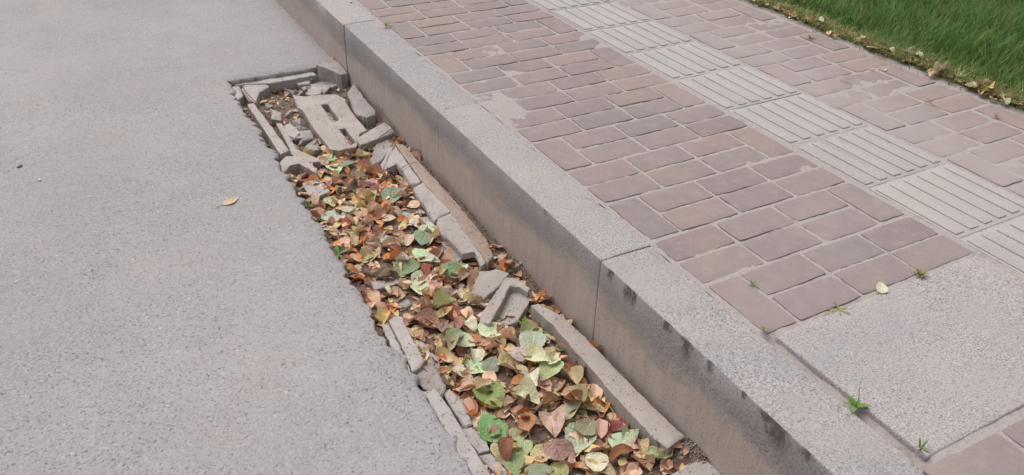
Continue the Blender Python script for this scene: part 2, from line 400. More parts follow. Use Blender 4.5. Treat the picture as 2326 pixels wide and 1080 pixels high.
for k in range(-3, 8):
    bm = grid_box(KW, .9972, .48, 3, 70, 8, .0032)
    bm.normal_update()
    for v in bm.verts:                                     # chipped arris
        e = max(0, 1-abs(v.co.z)/.012)*max(0, 1-abs(abs(v.co.x)-KW/2)/.012)
        if e > 0:
            q = fbm(np.array([v.co.x*3, v.co.y+k*1.7, 0.])[None], 22, 3, 5)[0]
            q2 = max(0, fbm(np.array([v.co.x*3, v.co.y+k*3.1, 0.])[None], 9, 2, 15)[0]-.35)
            s = 1 if v.co.x > 0 else -1
            v.co.x -= s*e*(.0022*abs(q)+.008*q2); v.co.z -= e*(.0018*abs(q)+.006*q2)
    noise_bm(bm, .0011, 28, 30+k, (0, k*1.3, 0))
    o = mkobj('kerbstone', bm2me(bm, 'kerbstone'), M_KERB, kerb, True)
    o.location = (KW/2+rng.uniform(-.0015, .0015), k+.5, rng.uniform(-.002, .001)); o.rotation_euler = (rng.uniform(-.001, .001), rng.uniform(-.004, .004), rng.uniform(-.0012, .0012))

# ------------------------------------------------------------------ pavement: sand bed, bricks, tactile tiles, slab
XT0, XT1 = .905, 1.266; TY0, TP = -.344, .304
XGE = 1.93
SANDP = []                                                # drifts of sand lying over the bricks
for (u, v, rx, ry, h) in [(1135, 245, .10, .12, .010), (1105, 290, .05, .10, .007), (1940, 205, .16, .22, .0100), (1800, 160, .13, .22, .0090), (2060, 300, .12, .16, .0090), (2230, 400, .12, .15, .009),
                           (1620, 60, .10, .25, .0080), (1690, 110, .10, .2, .008), (1870, 320, .03, .25, .006), (1560, 210, .04, .3, .0055), (1350, 100, .03, .4, .0055), (1720, 290, .03, .2, .006), (1020, 170, .05, .05, .004), (2150, 350, .1, .15, .008), (1600, 560, .04, .04, .003), (1520, 20, .1, .2, .008)]:
    p = P(u, v, 0); SANDP.append((p[0], p[1], rx, ry, h*(.12 if p[0] > 1.27 else .5 if p[0] < .5 else .42)))
def bed_h(X, Y):
    h = -.0032+.0013*fbm(v3(X, Y), 7, 3, 21)+.0012*fbm(v3(X, Y), 60, 2, 22)
    for (x, y, rx, ry, a) in SANDP:
        h = h+a*np.exp(-((X-x)/rx)**2-((Y-y)/ry)**2)
    cap = np.where(X > 1.27, -.0038, -.0014)+.0007*fbm(v3(X, Y), 30, 2, 26); px_, py_ = P(1130, 245, 0)[:2]; keep_ = np.exp(-((X-px_)/.13)**2-((Y-py_)/.13)**2)
    h = np.where(h > cap+.006*keep_, cap+.006*keep_, h)
    e = np.clip((X-1.86)/.06, 0, 1); h = h+e*(.003+.006*fbm(v3(X, Y), 12, 3, 23))
    gap = np.exp(-((X-.172)/.016)**4)*np.clip((-.40-Y)/.02, 0, 1)
    h = h-gap*(.016+.006*fbm(v3(X, Y), 20, 2, 24))
    return h
xs = np.arange(KW-.004, XGE+.04, .011); ys = np.concatenate([np.linspace(-3, -1.3, 30), np.arange(-1.28, 3.6, .011), np.linspace(3.65, 7.9, 60)])
Xg, Yg = np.meshgrid(xs, ys, indexing='ij'); Zg = bed_h(Xg, Yg)
nI, nJ = Xg.shape; ii, jj = np.meshgrid(np.arange(nI-1), np.arange(nJ-1), indexing='ij')
qd = np.stack([ii*nJ+jj, (ii+1)*nJ+jj, (ii+1)*nJ+jj+1, ii*nJ+jj+1], -1).reshape(-1, 4)
pav = mkobj('pavement', npmesh('pavement', np.stack([Xg, Yg, Zg], -1).reshape(-1, 3), qd), M_SAND, smooth=True); tag(pav, kind='structure')

def brick_mesh(L, W, seed, brk=0):
    r = random.Random(seed); bm = grid_box(L, W, .05, 8, 4, 1, .0028)
    bm.normal_update()
    for v in bm.verts:
        ex = abs(abs(v.co.x)-L/2) < .0055; ey = abs(abs(v.co.y)-W/2) < .0055
        q = fbm(np.array([v.co.x, v.co.y, seed*3.7])[None], 26, 3, seed)[0]
        if ex: v.co.x -= math.copysign(.0018*(.6+q), v.co.x)
        if ey: v.co.y -= math.copysign(.0018*(.6+q), v.co.y)
        if ex and ey: v.co.x -= math.copysign(.003*r.random(), v.co.x); v.co.y -= math.copysign(.003*r.random(), v.co.y)
        if v.co.z > -.006: v.co.z += .0009*q
        if (ex or ey) and v.co.z > -.006: v.co.z -= .0012*abs(q)
        if brk:
            c = Vector((L/2, W/2 if brk == 1 else -W/2, 0)); d = (Vector((v.co.x, v.co.y, 0))-c).length
            if d < .055: v.co.z -= .014*(1-d/.055)+.002*r.random()
    me = bm2me(bm, 'brick'); me.materials.append(M_BRICK); crisp(me, 24); return me
BV = [brick_mesh(.199, .0975, s) for s in range(8)]; BB = [brick_mesh(.199, .0975, 20+s, 1+s) for s in range(2)]
def put_brick(x, y, along, me=None, dz=0, z=None):
    me = me or rng.choice(BV)
    o = mkobj('brick', me, None, pav); o.location = (x+rng.uniform(-.0018, .0018), y+rng.uniform(-.0018, .0018), dz+rng.uniform(-.0012, .0010))
    o.rotation_euler = (rng.uniform(-.007, .007), rng.uniform(-.007, .007), (math.pi/2 if along else 0)+rng.choice((0, math.pi))+rng.uniform(-.010, .010)); return o
# left zone between kerb and tactile strip: pairs of rows, an upright brick at the kerb end and the strip end in turn
x0, x1 = .162, .892; PP = .2120; ybase = -.410
def pair(yb, left):
    w = x1-x0; j = (w-.7)/4
    off = rng.uniform(-.004, .004)
    if left:
        put_brick(x0+j*.6+.05, yb+PP/2, True); xb = x0+j*1.6+.1
    else:
        put_brick(x1-j*.4-.05, yb+PP/2, True); xb = x0+j*.6
    for row in range(2):
        for k in range(3):
            bx, by = xb+.1+k*(.2+j)+off, yb+PP*(.25+.5*row)
            if any(abs(bx-x) < .10 and abs(by-y) < .052 for x, y in SKIP): continue
            me = rng.choice(BB) if any(abs(bx-x) < .10 and abs(by-y) < .06 for x, y in BROKEN) else None
            put_brick(bx, by, False, me)
SKIP = []
BROKEN = [tuple(P(u, v, 0)[:2]) for (u, v) in [(1265, 95), (1240, 145), (1320, 105), (1290, 110)]]
k = 0
for i in range(-1, 18):
    yb = ybase+i*PP
    if i < 0: continue
    pair(yb, i % 2 == 0)
# below the slab
SY0, SY1 = -.815, -.4155
pair(SY0-.012-PP, False); pair(SY0-.012-2*PP, True)
put_brick(.20, SY0-.012-.1, True)
# right zone between strip and lawn
xr0, xr1 = 1.275, 1.822
def pair_r(yb, left):
    j = (xr1-xr0-.5)/3
    if left: put_brick(xr0+j*.5+.05, yb+PP/2, True); xb = xr0+j*1.5+.1
    else: put_brick(xr1-j*.5-.05, yb+PP/2, True); xb = xr0+j*.5
    for row in range(2):
        for k in range(2): put_brick(xb+.1+k*(.2+j), yb+PP*(.25+.5*row), False, None, -.002)
for i in range(-4, 14): pair_r(-.010+i*PP, i % 2 == 1)
for i in range(-5, 15):
    o = put_brick(1.875, -.02+i*.211, True, None, -.006); o.rotation_euler.x += rng.uniform(-.03, .03)
# tactile tiles, six bars each
tl = grid_box(XT1-XT0-.008, TP-.006, .05, 6, 6, 1, .003); noise_bm(tl, .0006, 30, 3)
tile_me = bm2me(tl, 'tactile_tile'); tile_me.materials.append(M_TACT); crisp(tile_me)
rb = grid_box(.035, .270, .012, 1, 6, 1, .0020); noise_bm(rb, .0005, 60, 4)
rib_me = bm2me(rb, 'rib'); rib_me.materials.append(M_RIB); crisp(rib_me)
for k in range(-4, 13):
    t = mkobj('tactile_tile', tile_me, None, pav)
    t.location = ((XT0+XT1)/2+rng.uniform(-.002, .002), TY0+TP*(k+.5), rng.uniform(-.001, .0015)-.0015); t.rotation_euler = (rng.uniform(-.004, .004), rng.uniform(-.004, .004), rng.uniform(-.006, .006)+.004)
    for r in range(6):
        o = mkobj('rib', rib_me, None, t); o.location = (-.151+.0603*r, 0, .0038)
# granite slab
bm = grid_box(.700, SY1-SY0-.006, .06, 30, 18, 1, .005); noise_bm(bm, .0012, 24, 9)
o = mkobj('granite_slab', bm2me(bm, 'granite_slab'), M_GRAN, pav, True); o.location = (.184+.350, (SY0+SY1)/2, .001); o.rotation_euler = (0.001, -.002, .006)

# ------------------------------------------------------------------ lawn
Xl = np.concatenate([np.arange(1.89, 3.6, .04), np.linspace(3.8, 14, 12)]); Yl = np.concatenate([np.linspace(-3, -.8, 8), np.arange(-.7, 2.6, .04), np.linspace(2.8, 12, 12)])
Xg, Yg = np.meshgrid(Xl, Yl, indexing='ij'); Zg = -.012+.012*fbm(v3(Xg, Yg), 5, 3, 40)+.02*np.clip((Xg-1.95)/.3, 0, 1)
nI, nJ = Xg.shape; ii, jj = np.meshgrid(np.arange(nI-1), np.arange(nJ-1), indexing='ij')
qd = np.stack([ii*nJ+jj, (ii+1)*nJ+jj, (ii+1)*nJ+jj+1, ii*nJ+jj+1], -1).reshape(-1, 4)
tag(mkobj('lawn', npmesh('lawn', np.stack([Xg, Yg, Zg], -1).reshape(-1, 3), qd), M_EARTH, smooth=True), kind='structure')

def blades(name, base, length, width, lean, mat, tints, seg=3, droop=.5):
    """many curved tapering blades in one mesh, per-blade tint"""
    n = len(base); r = np.random.default_rng(len(base)+5)
    az = r.uniform(0, 2*np.pi, n); d = np.stack([np.cos(az), np.sin(az), np.zeros(n)], -1); s = np.stack([-np.sin(az), np.cos(az), np.zeros(n)], -1)
    V = []
    for k in range(seg+1):
        t = k/seg; w = width*(1-t**1.6)*.5+.0002
        c = base+d*(lean*length*t**1.6)[:, None]; c = c+np.stack([np.zeros(n), np.zeros(n), length*(t-droop*lean*t*t*.6)], -1)
        V.append(c-s*w[:, None]); V.append(c+s*w[:, None])
    V = np.stack(V, 1); m = 2*(seg+1)
    q = np.array([[2*k, 2*k+1, 2*k+3, 2*k+2] for k in range(seg)])
    F = (np.arange(n)[:, None, None]*m+q[None]).reshape(-1, 4)
    me = npmesh(name, V.reshape(-1, 3), F)
    at = me.attributes.new('tint', 'FLOAT_COLOR', 'POINT')
    at.data.foreach_set('color', np.repeat(tints, m, 0).astype(np.float32).ravel())
    o = mkobj(name, me, mat); me.shade_smooth(); return o
def tintset(n, cols, r):
    a = np.array([alb(*c) for c in cols]); w = a[r.integers(0, len(a), n)]*np.r_[1, 1, 1, 1]; w[:, :3] *= r.uniform(.75, 1.25, (n, 1)); return w
r = np.random.default_rng(3)
n = 62000
bx = 1.945+r.random(n)**1.25*2.1; by = r.uniform(-.75, 2.5, n)
edge = 1.955+.045*fbm(v3(0*by, by), 5, 3, 41); keep = bx > edge; bx, by = bx[keep], by[keep]; n = len(bx)
ln = r.uniform(.055, .12, n)*(.75+.35*np.clip((bx-1.95)/.2, 0, 1))*(1+.25*fbm(v3(bx, by), 6, 2, 42))
bl = blades('grass', np.stack([bx, by, np.full(n, -.012)], -1), ln, r.uniform(.0022, .0042, n), r.uniform(.15, .95, n), M_GRASS,
            tintset(n, [(104, 152, 66), (122, 168, 76), (94, 142, 70), (140, 176, 88), (98, 154, 86), (164, 172, 104)], r), 3)
tag(bl, 'tall dense green lawn grass beyond the brick edge', 'grass', kind='stuff')
n = 9000; by = r.uniform(-.7, 2.4, n); bx = 1.875+np.abs(r.normal(size=n))*.05+.012*fbm(v3(0*by, by), 9, 2, 44)
bl = blades('dry_grass', np.stack([bx, by, np.full(n, -.006)], -1), r.uniform(.015, .07, n), r.uniform(.0015, .0035, n), r.uniform(.5, 1.6, n), M_GRASS,
            tintset(n, [(182, 182, 118), (206, 194, 140), (160, 174, 100), (200, 182, 142), (150, 168, 92)], r), 3, .6)
tag(bl, 'yellowing grass and straw fringe along the edge of the lawn', 'dry grass', kind='stuff')

n = 1800; cl = r.uniform(-.7, 2.4, 90); by = cl[r.integers(0, 90, n)]+r.normal(size=n)*.035; bx = 1.945-np.abs(r.normal(size=n))*.045
bl = blades('edge_weeds', np.stack([bx, by, np.full(n, -.004)], -1), r.uniform(.03, .085, n), r.uniform(.002, .0042, n), r.uniform(.3, 1.3, n), M_GRASS,
            tintset(n, [(140, 178, 90), (172, 184, 110), (122, 166, 82), (192, 190, 124)], r), 3, .6)
tag(bl, 'ragged light green weeds spilling over the brick edge', 'weeds', kind='stuff')

# ------------------------------------------------------------------ gutter bed
def gut_h(X, Y):
    h = -.290+.008*fbm(v3(X, Y), 7, 3, 50)+.004*fbm(v3(X, Y), 40, 2, 51)
    h = h+.022*np.exp(-((X-0.)/.05)**2)                    # earth banked against the kerb
    h = h+.012*np.exp(-((X-XE)/.03)**2)
    h = h-.008*np.clip((Y-1.30)/.2, 0, 1)
    mx, my = P(1575, 1030, -.26)[:2]; h = h+.030*np.exp(-((X-mx)/.05)**2-((Y-my)/.06)**2)
    return h
xs = np.arange(XE-.05, .02, .008); ys = np.concatenate([np.linspace(-30, -1.5, 20), np.arange(-1.45, YE+.04, .008)])
Xg, Yg = np.meshgrid(xs, ys, indexing='ij'); Zg = gut_h(Xg, Yg)
nI, nJ = Xg.shape; ii, jj = np.meshgrid(np.arange(nI-1), np.arange(nJ-1), indexing='ij')
qd = np.stack([ii*nJ+jj, (ii+1)*nJ+jj, (ii+1)*nJ+jj+1, ii*nJ+jj+1], -1).reshape(-1, 4)
tag(mkobj('gutter_bed', npmesh('gutter_bed', np.stack([Xg, Yg, Zg], -1).reshape(-1, 3), qd), M_SOIL, smooth=True), kind='structure')

# ------------------------------------------------------------------ broken concrete
DEBRIS_Z = []
DEBRIS_XY = []                                             # tops, kept clear of random leaves
from mathutils.geometry import delaunay_2d_cdt
def _inpoly(x, y, poly):
    n = len(poly); c = False; j = n-1
    for i in range(n):
        if (poly[i][1] > y) != (poly[j][1] > y) and x < (poly[j][0]-poly[i][0])*(y-poly[i][1])/(poly[j][1]-poly[i][1])+poly[i][0]: c = not c
        j = i
    return c
def resample(loop, step, jit, seed, ccw=True):
    """boundary resampled, with the small in-and-out of a broken edge"""
    L = np.array(loop, float); a = .5*np.sum(L[:, 0]*np.roll(L[:, 1], -1)-np.roll(L[:, 0], -1)*L[:, 1])
    if (a > 0) != ccw: L = L[::-1]
    out = []
    for k in range(len(L)):
        p, q = L[k], L[(k+1) % len(L)]; d = np.linalg.norm(q-p); m = max(1, int(d/step))
        for t in range(m): out.append(p+(q-p)*t/m)
    out = np.array(out); tg = np.roll(out, -1, 0)-np.roll(out, 1, 0); tg /= np.linalg.norm(tg, axis=1)[:, None]+1e-9
    nr = np.stack([tg[:, 1], -tg[:, 0]], -1)                 # outward for ccw
    q = np.c_[out, np.zeros(len(out))]
    out = out+nr*(jit*(.9*fbm(q, 38, 2, seed)+.7*fbm(q, 130, 2, seed+1)))[:, None]
    return out, nr
def shell(pts, th, holes, lean, rough, amp, seed):
    """one slab of concrete: ragged outline, chipped arris, rough flanks"""
    A = np.array([[p[0], p[1], 1] for p in pts]); zz = np.array([p[2] for p in pts])
    pc = np.linalg.lstsq(A, zz, rcond=None)[0] if len(pts) > 3 and np.ptp(zz) > 1e-4 else np.array([0, 0, zz.mean()])
    zf = lambda x, y: pc[0]*x+pc[1]*y+pc[2]
    V = []; F = []; step = .0062; loops = []; rnd = np.random.default_rng(seed)
    for li, lp in enumerate([pts]+list(holes)):
        o, nr = resample([p[:2] for p in lp], step, rough*.42, seed+li*5, li == 0); n = len(o)
        q = np.c_[o, np.zeros(n)]; ch = .0016+.0022*np.clip(fbm(q, 28, 2, seed+20)+.2, 0, 1.2)+rough*.5*np.clip(fbm(q, 14, 2, seed+21)-.2, 0, 1)
        ins = o-nr*ch[:, None]
        rings = [(ins, 0*ch), (o, ch*.8)]
        for fr in (.3, .62, 1.):
            oo = o+nr*(rough*(.5*fbm(np.c_[o, np.full(n, fr*th)], 42, 3, seed+30)-.25*(fr == 1.)))[:, None]; rings.append((oo, np.full(n, th*fr)))
        ids = []
        for (xy, dz) in rings:
            fr = (dz/th)[:, None]; k0 = len(V)
            z = zf(xy[:, 0], xy[:, 1])-dz
            if dz.max() < 1e-6: z = z+amp*.5*fbm(np.c_[xy, 0*dz], 30, 3, seed)
            V += list(np.c_[xy[:, 0]+lean[0]*fr[:, 0], xy[:, 1]+lean[1]*fr[:, 0], z]); ids.append(np.arange(k0, k0+n))
        for a, b in zip(ids[:-1], ids[1:]):
            for k in range(n): F.append((int(a[k]), int(b[k]), int(b[(k+1) % n]), int(a[(k+1) % n])))
        loops.append((ins, ids[0], ids[-1]))
    poly = loops[0][0]; hs = [l[0] for l in loops[1:]]
    pts2 = []; ed = []; idm = []
    for (ins, ids, _) in loops:
        b = len(pts2); n = len(ins); pts2 += [tuple(p) for p in ins]; idm += list(ids); ed += [(b+k, b+(k+1) % n) for k in range(n)]
    lo, hi = poly.min(0), poly.max(0)
    for x in np.arange(lo[0], hi[0], .009):
        for y in np.arange(lo[1], hi[1], .009):
            a, b = x+rnd.uniform(-.003, .003), y+rnd.uniform(-.003, .003)
            if _inpoly(a, b, poly) and not any(_inpoly(a, b, h) for h in hs): pts2.append((a, b)); idm.append(None)
    ov, oe, of, mv, me_, mf = delaunay_2d_cdt([Vector(p) for p in pts2], ed, [], 0, 1e-6)
    vid = []
    for k, p in enumerate(ov):
        src = [idm[q] for q in mv[k] if idm[q] is not None]
        if src: vid.append(int(src[0])); continue
        q = np.array([[p.x, p.y, 0]]); V.append(np.array([p.x, p.y, zf(p.x, p.y)+amp*float(fbm(q, 26, 3, seed)[0])])); vid.append(len(V)-1)
    for f in of:
        c = sum((Vector(ov[i]) for i in f), Vector((0, 0)))/len(f)
        if _inpoly(c.x, c.y, poly) and not any(_inpoly(c.x, c.y, h) for h in hs):
            ix = [vid[i] for i in f]
            if len(set(ix)) == len(ix): F.append(tuple(ix))
    F.append(tuple(int(i) for i in loops[0][2][::-1]))
    return V, F
def rubble(name, parts, mat, label, cat='concrete', voxel=0, amp=.0018, rough=.0035, seed=0, group=None):
    """parts: list of (list of (u, v, z), thickness, holes, lean vector); one solid mesh, worn and chipped"""
    V = []; F = []
    for n, (pl_, th, holes, lean) in enumerate(parts):
        pts = [list(P(*p)) for p in pl_]
        if max(p[0] for p in pts) > -.003:                     # keep clear of the kerb face
            sh = max(p[0] for p in pts)+.003
            for p in pts: p[0] -= sh if sh < .012 else 0; p[0] = min(p[0], -.003)
        hp = [[list(P(*p)) for p in h] for h in holes]
        v, f = shell(pts, th, hp, lean, rough, amp, seed+n*40); b = len(V); V += v; F += [tuple(i+b for i in q) for q in f]
        DEBRIS_XY.append(np.array([p[:2] for p in pts])); DEBRIS_Z.append(pts)
    V = np.array(V); V[:, 0] = np.minimum(V[:, 0], -.0012); loc = V.mean(0); loc[2] = V[:, 2].min()
    me = mkmesh(name, V-loc, F); me.materials.append(mat)
    bm = bmesh.new(); bm.from_mesh(me); bmesh.ops.recalc_face_normals(bm, faces=list(bm.faces)); bm.to_mesh(me); bm.free(); crisp(me, 38)
    o = mkobj(name, me); o.location = loc
    tag(o, label, cat, group); return o
def pl(cf, pts, z):
    return [(*cf(*p[:2]), p[2] if len(p) > 2 else z) for p in pts]
GR = 'broken concrete pieces in the gutter'
def piece(name, cf, pts, z, th, mat, label, holes=(), lean=(0, 0), **k):
    return rubble(name, [(pl(cf, pts, z), th, [pl(cf, h, z) for h in holes], lean)], mat, label, group=GR, seed=rng.randrange(1000), **k)

piece('broken_drain_cover', c1, [(555, 350), (640, 358), (750, 345), (850, 345), (905, 370), (945, 440), (990, 505), (1062, 585), (1012, 612), (1006, 665), (985, 702), (930, 712), (870, 728), (810, 715), (760, 650), (700, 582), (640, 480), (620, 450), (588, 430)], -.262, .035,
      M_CONC2, 'flat broken concrete drain cover with slots at far end of gutter', holes=[[(750, 415), (792, 408), (872, 515), (830, 534)], [(872, 582), (912, 572), (984, 668), (950, 690)]], voxel=.0042, amp=.0012, cat='drain cover')
piece('concrete_chunk', c1, [(722, 142), (770, 100), (852, 85), (888, 140), (935, 195), (880, 207), (790, 168)], -.212, .085, M_ROUGH, 'pale topped concrete lump against the kerb at gutter far end', rough=.010, lean=(0, -.01))
piece('concrete_chunk', c1, [(925, 345, -.25), (972, 272, -.228), (1060, 390, -.226), (1115, 445, -.23), (1118, 485, -.24), (1062, 505, -.25), (985, 472, -.252)], -.24, .05, M_ROUGH, 'tilted broken slab piece between drain cover and kerb', rough=.008)
piece('concrete_block', c1, [(988, 645), (1178, 530), (1215, 560), (1250, 600), (1015, 690)], -.250, .05, M_CONC, 'short cut concrete block lying crosswise below the drain cover')
piece('trough_wall_fragment', c1, [(245, 412), (288, 402), (530, 722), (470, 752)], -.243, .075, M_CONC2, 'long narrow concrete wall bar along road edge beside drain cover')
piece('trough_wall_fragment', c1, [(440, 535), (478, 540), (585, 720), (735, 783), (742, 802), (660, 806), (560, 768), (500, 650)], -.262, .045, M_CONC2, 'bent thin concrete strip inside the road edge bar')
piece('trough_corner_block', c1, [(468, 805), (508, 765), (600, 763), (724, 850), (714, 878), (600, 815), (540, 825), (480, 890)], -.250, .06, M_CONC2, 'curved concrete corner block at the end of road edge bar')
piece('concrete_chip', c1, [(618, 950), (735, 908), (808, 1005), (750, 1032), (660, 1030)], -.272, .03, M_CONC, 'small flat square concrete chip lying among leaves near road edge', amp=.001)
piece('mortar_fragment', c1, [(228, 270), (350, 264), (398, 290), (325, 330), (302, 402), (250, 385), (205, 310)], -.262, .05, M_MORT, 'smooth mortar piece in the far road side corner of gutter')
piece('mortar_fragment', c1, [(130, 292), (190, 288), (218, 350), (182, 378), (150, 345)], -.250, .05, M_MORT, 'small mortar lump wedged at the far left gutter corner')
piece('mortar_ledge', c1, [(150, 247), (420, 222), (690, 190), (720, 210), (560, 240), (400, 268), (240, 272), (160, 285)], -.256, .06, M_MORT, 'long thin mortar ledge across the far end of gutter')
piece('concrete_chunk', c1, [(1080, 790), (1130, 660), (1190, 635), (1238, 682), (1165, 785), (1105, 835)], -.268, .05, M_ROUGH, 'rough crumbly concrete chunk at head of the leaning trough wall', rough=.009)
for q, (pts, lab) in enumerate([([(640, 335), (690, 290), (765, 300), (742, 345), (685, 352)], 'grey broken chip touching the top edge of drain cover'),
                  ([(690, 272), (760, 258), (812, 298), (772, 330), (722, 312)], 'angular grey chunk between far ledge and drain cover'),
                  ([(560, 252), (622, 226), (692, 236), (660, 272), (592, 278)], 'flat grey fragment just under the far mortar ledge'),
                  ([(790, 215), (835, 225), (868, 280), (815, 300), (775, 262)], 'dark rough fragment below the pale topped lump'),
                  ([(478, 562), (540, 540), (602, 600), (572, 642), (512, 622)], 'tilted grey chip in the hollow left of drain cover'),
                  ([(590, 592), (682, 590), (694, 640), (622, 662)], 'flat grey chip at the lower left of drain cover'),
                  ([(415, 448), (482, 468), (474, 522), (408, 512)], 'squarish grey chip beside the bent thin strip'),
                  ([(640, 690), (715, 660), (752, 705), (700, 742), (652, 730)], 'pinkish chip between bent strip and drain cover')]):
    piece('concrete_chip', c1, [(a, b, -.274+.006*math.sin(a*.05+q)) for a, b in pts], 0, .03, M_ROUGH if q % 2 else M_CONC, lab, rough=.006)
# overturned trough wall leaning along the kerb
rubble('leaning_trough_wall', [(pl(c2, [(752, 76, -.226), (800, 80, -.236), (1000, 292, -.240), (1130, 430, -.242), (1312, 655, -.245), (1352, 775, -.252), (1318, 800, -.232), (1090, 492, -.228), (905, 285, -.226)], 0), .03, [], (0, 0))], M_STRIP,
       'long brownish concrete strip leaning along the kerb foot', group=GR, seed=61, amp=.0012)
piece('trough_slab', c2, [(680, 217, -.262), (722, 122, -.240), (752, 80, -.227), (902, 287, -.227), (900, 312, -.238), (842, 322, -.256), (792, 242, -.254), (757, 205, -.256), (722, 217, -.262)], 0, .026, M_CONC, 'jagged upper slab of the leaning trough wall')
piece('trough_slab', c2, [(622, 272, -.28), (715, 95, -.252), (744, 88, -.246), (692, 205, -.270), (648, 278, -.285)], 0, .025, M_CONC, 'narrow slab end at the head of the leaning trough wall')
piece('trough_slab', c2, [(858, 342, -.252), (932, 302, -.229), (1085, 488, -.229), (1012, 528, -.252), (988, 545, -.256), (940, 470, -.256), (880, 388, -.255)], 0, .024, M_CONC, 'middle flat slab of the leaning trough wall above the crack')
piece('trough_slab', c2, [(1008, 534, -.252), (1090, 495, -.229), (1310, 787, -.233), (1275, 818, -.245), (1238, 748, -.250), (1160, 757, -.262), (1062, 642, -.257), (1032, 622, -.258), (1004, 555, -.254)], 0, .024, M_CONC, 'lower slab of the leaning trough wall with ragged end')
piece('concrete_chip', c2, [(788, 505), (800, 400), (850, 360), (897, 420), (890, 500), (850, 538)], -.287, .03, M_CONC, 'grey slab chip under the leaning trough wall beside green leaf')
piece('concrete_chip', c2, [(870, 525), (905, 458), (992, 548), (985, 575), (890, 565)], -.282, .03, M_CONC, 'flat triangular chip below the middle leaning slab')
piece('concrete_chunk', c2, [(1038, 705), (1058, 648), (1112, 690), (1172, 772), (1120, 795), (1058, 775)], -.278, .035, M_ROUGH, 'speckled rough chunk below the ragged lower slab', rough=.008)
piece('trough_block', c3, [(855, 318, -.262), (922, 180, -.238), (1060, 168, -.228), (1135, 190, -.226), (1060, 280, -.246), (948, 390, -.274), (862, 345, -.27)], 0, .055, M_CONC2, 'cracked concrete trough block in front of ragged slab')
rubble('trough_end_block', [(pl(c3, [(915, 560, -.268), (925, 490, -.260), (1110, 225, -.226), (1165, 224, -.222), (1282, 300, -.222), (1265, 325, -.224), (1210, 290, -.226), (1140, 286, -.230), (1018, 520, -.262), (992, 565, -.268)], 0), .06, [], (0, 0)),
                             (pl(c3, [(920, 556, -.290), (1112, 232, -.246), (1284, 305, -.236), (1274, 395, -.248), (1190, 550, -.275), (1080, 592, -.290)], 0), .04, [], (0, 0))], M_CONC2,
       'broken concrete trough end with one raised rim', group=GR, seed=77, voxel=.0045)
qbar = [(1206, 694), (1256, 738), (1299, 789), (1331, 823), (1360, 857), (1418, 924), (1485, 994), (1518, 1018), (1556, 990), (1519, 956), (1447, 888), (1380, 818), (1318, 755), (1282, 722), (1266, 712), (1222, 690)]
rubble('trough_side_wall', [([(u, v, -.237-.004*i/8 if i < 8 else -.241+.004*(i-8)/8) for i, (u, v) in enumerate(qbar)], .075, [], (0, 0))], M_CONC2, 'longest straight concrete wall bar standing beside the kerb', group=GR, seed=90, amp=.0016, rough=.003)
piece('concrete_slab', c4, [(1838, 1028), (2000, 942), (2128, 905), (2182, 940), (2250, 1040), (2240, 1180), (1960, 1180)], -.252, .04, M_CONC, 'pale flat slab at the near end against the kerb', amp=.001)
piece('trough_wall_fragment', c3, [(262, 537), (300, 502), (355, 505), (422, 640), (522, 822), (500, 862), (432, 905), (380, 762), (310, 622)], -.243, .08, M_CONC, 'short upright concrete bar at road edge, middle of gutter', amp=.001)
piece('mortar_lip', c3, [(205, 560), (258, 545), (310, 640), (430, 915), (470, 1010), (420, 1000), (380, 930), (280, 730)], -.252, .06, M_MORT, 'crumbling mortar lip between road and the short upright bar', rough=.008)
piece('concrete_chip', c3, [(440, 672), (510, 680), (562, 762), (622, 802), (642, 905), (562, 852), (482, 722)], -.276, .04, M_CONC2, 'weathered chip on the leaf side of the short upright bar')
piece('mortar_fragment', c4, [(272, 420), (320, 360), (400, 330), (462, 480), (440, 540), (330, 500)], -.258, .05, M_ROUGH, 'rough mortar lump below the short upright bar', rough=.008)
piece('trough_wall_fragment', c4, [(332, 512), (405, 488), (470, 585), (745, 1030), (860, 1210), (700, 1210), (540, 880), (410, 650)], -.243, .08, M_MORT, 'long pale bar flush with road at the near left of gutter', amp=.0014)
piece('concrete_chip', c4, [(450, 522), (492, 492), (560, 560), (636, 710), (582, 732), (522, 640)], -.268, .04, M_MORT, 'upper flat chip beside the long pale near bar')
piece('concrete_chip', c4, [(560, 747), (622, 732), (702, 790), (738, 872), (672, 890), (602, 812)], -.268, .04, M_MORT, 'middle flat chip beside the long pale near bar')
piece('concrete_chip', c4, [(668, 907), (742, 895), (835, 990), (845, 1040), (770, 1010)], -.270, .04, M_MORT, 'lowest flat chip beside the long pale near bar')
piece('concrete_slab', c2, [(598, 922), (700, 900), (792, 890), (802, 922), (700, 950), (622, 965)], -.284, .03, M_CONC, 'half buried grey slab edge among brown leaves')
piece('concrete_chunk', c3, [(465, 395), (500, 362), (560, 355), (605, 385), (615, 435), (540, 452), (480, 430)], -.276, .035, M_ROUGH, 'rounded grey stone among leaves left of the trough end')
piece('concrete_chunk', c3, [(330, 420), (350, 385), (410, 378), (432, 420), (390, 445)], -.280, .03, M_ROUGH, 'small grey stone among leaves near the road edge')
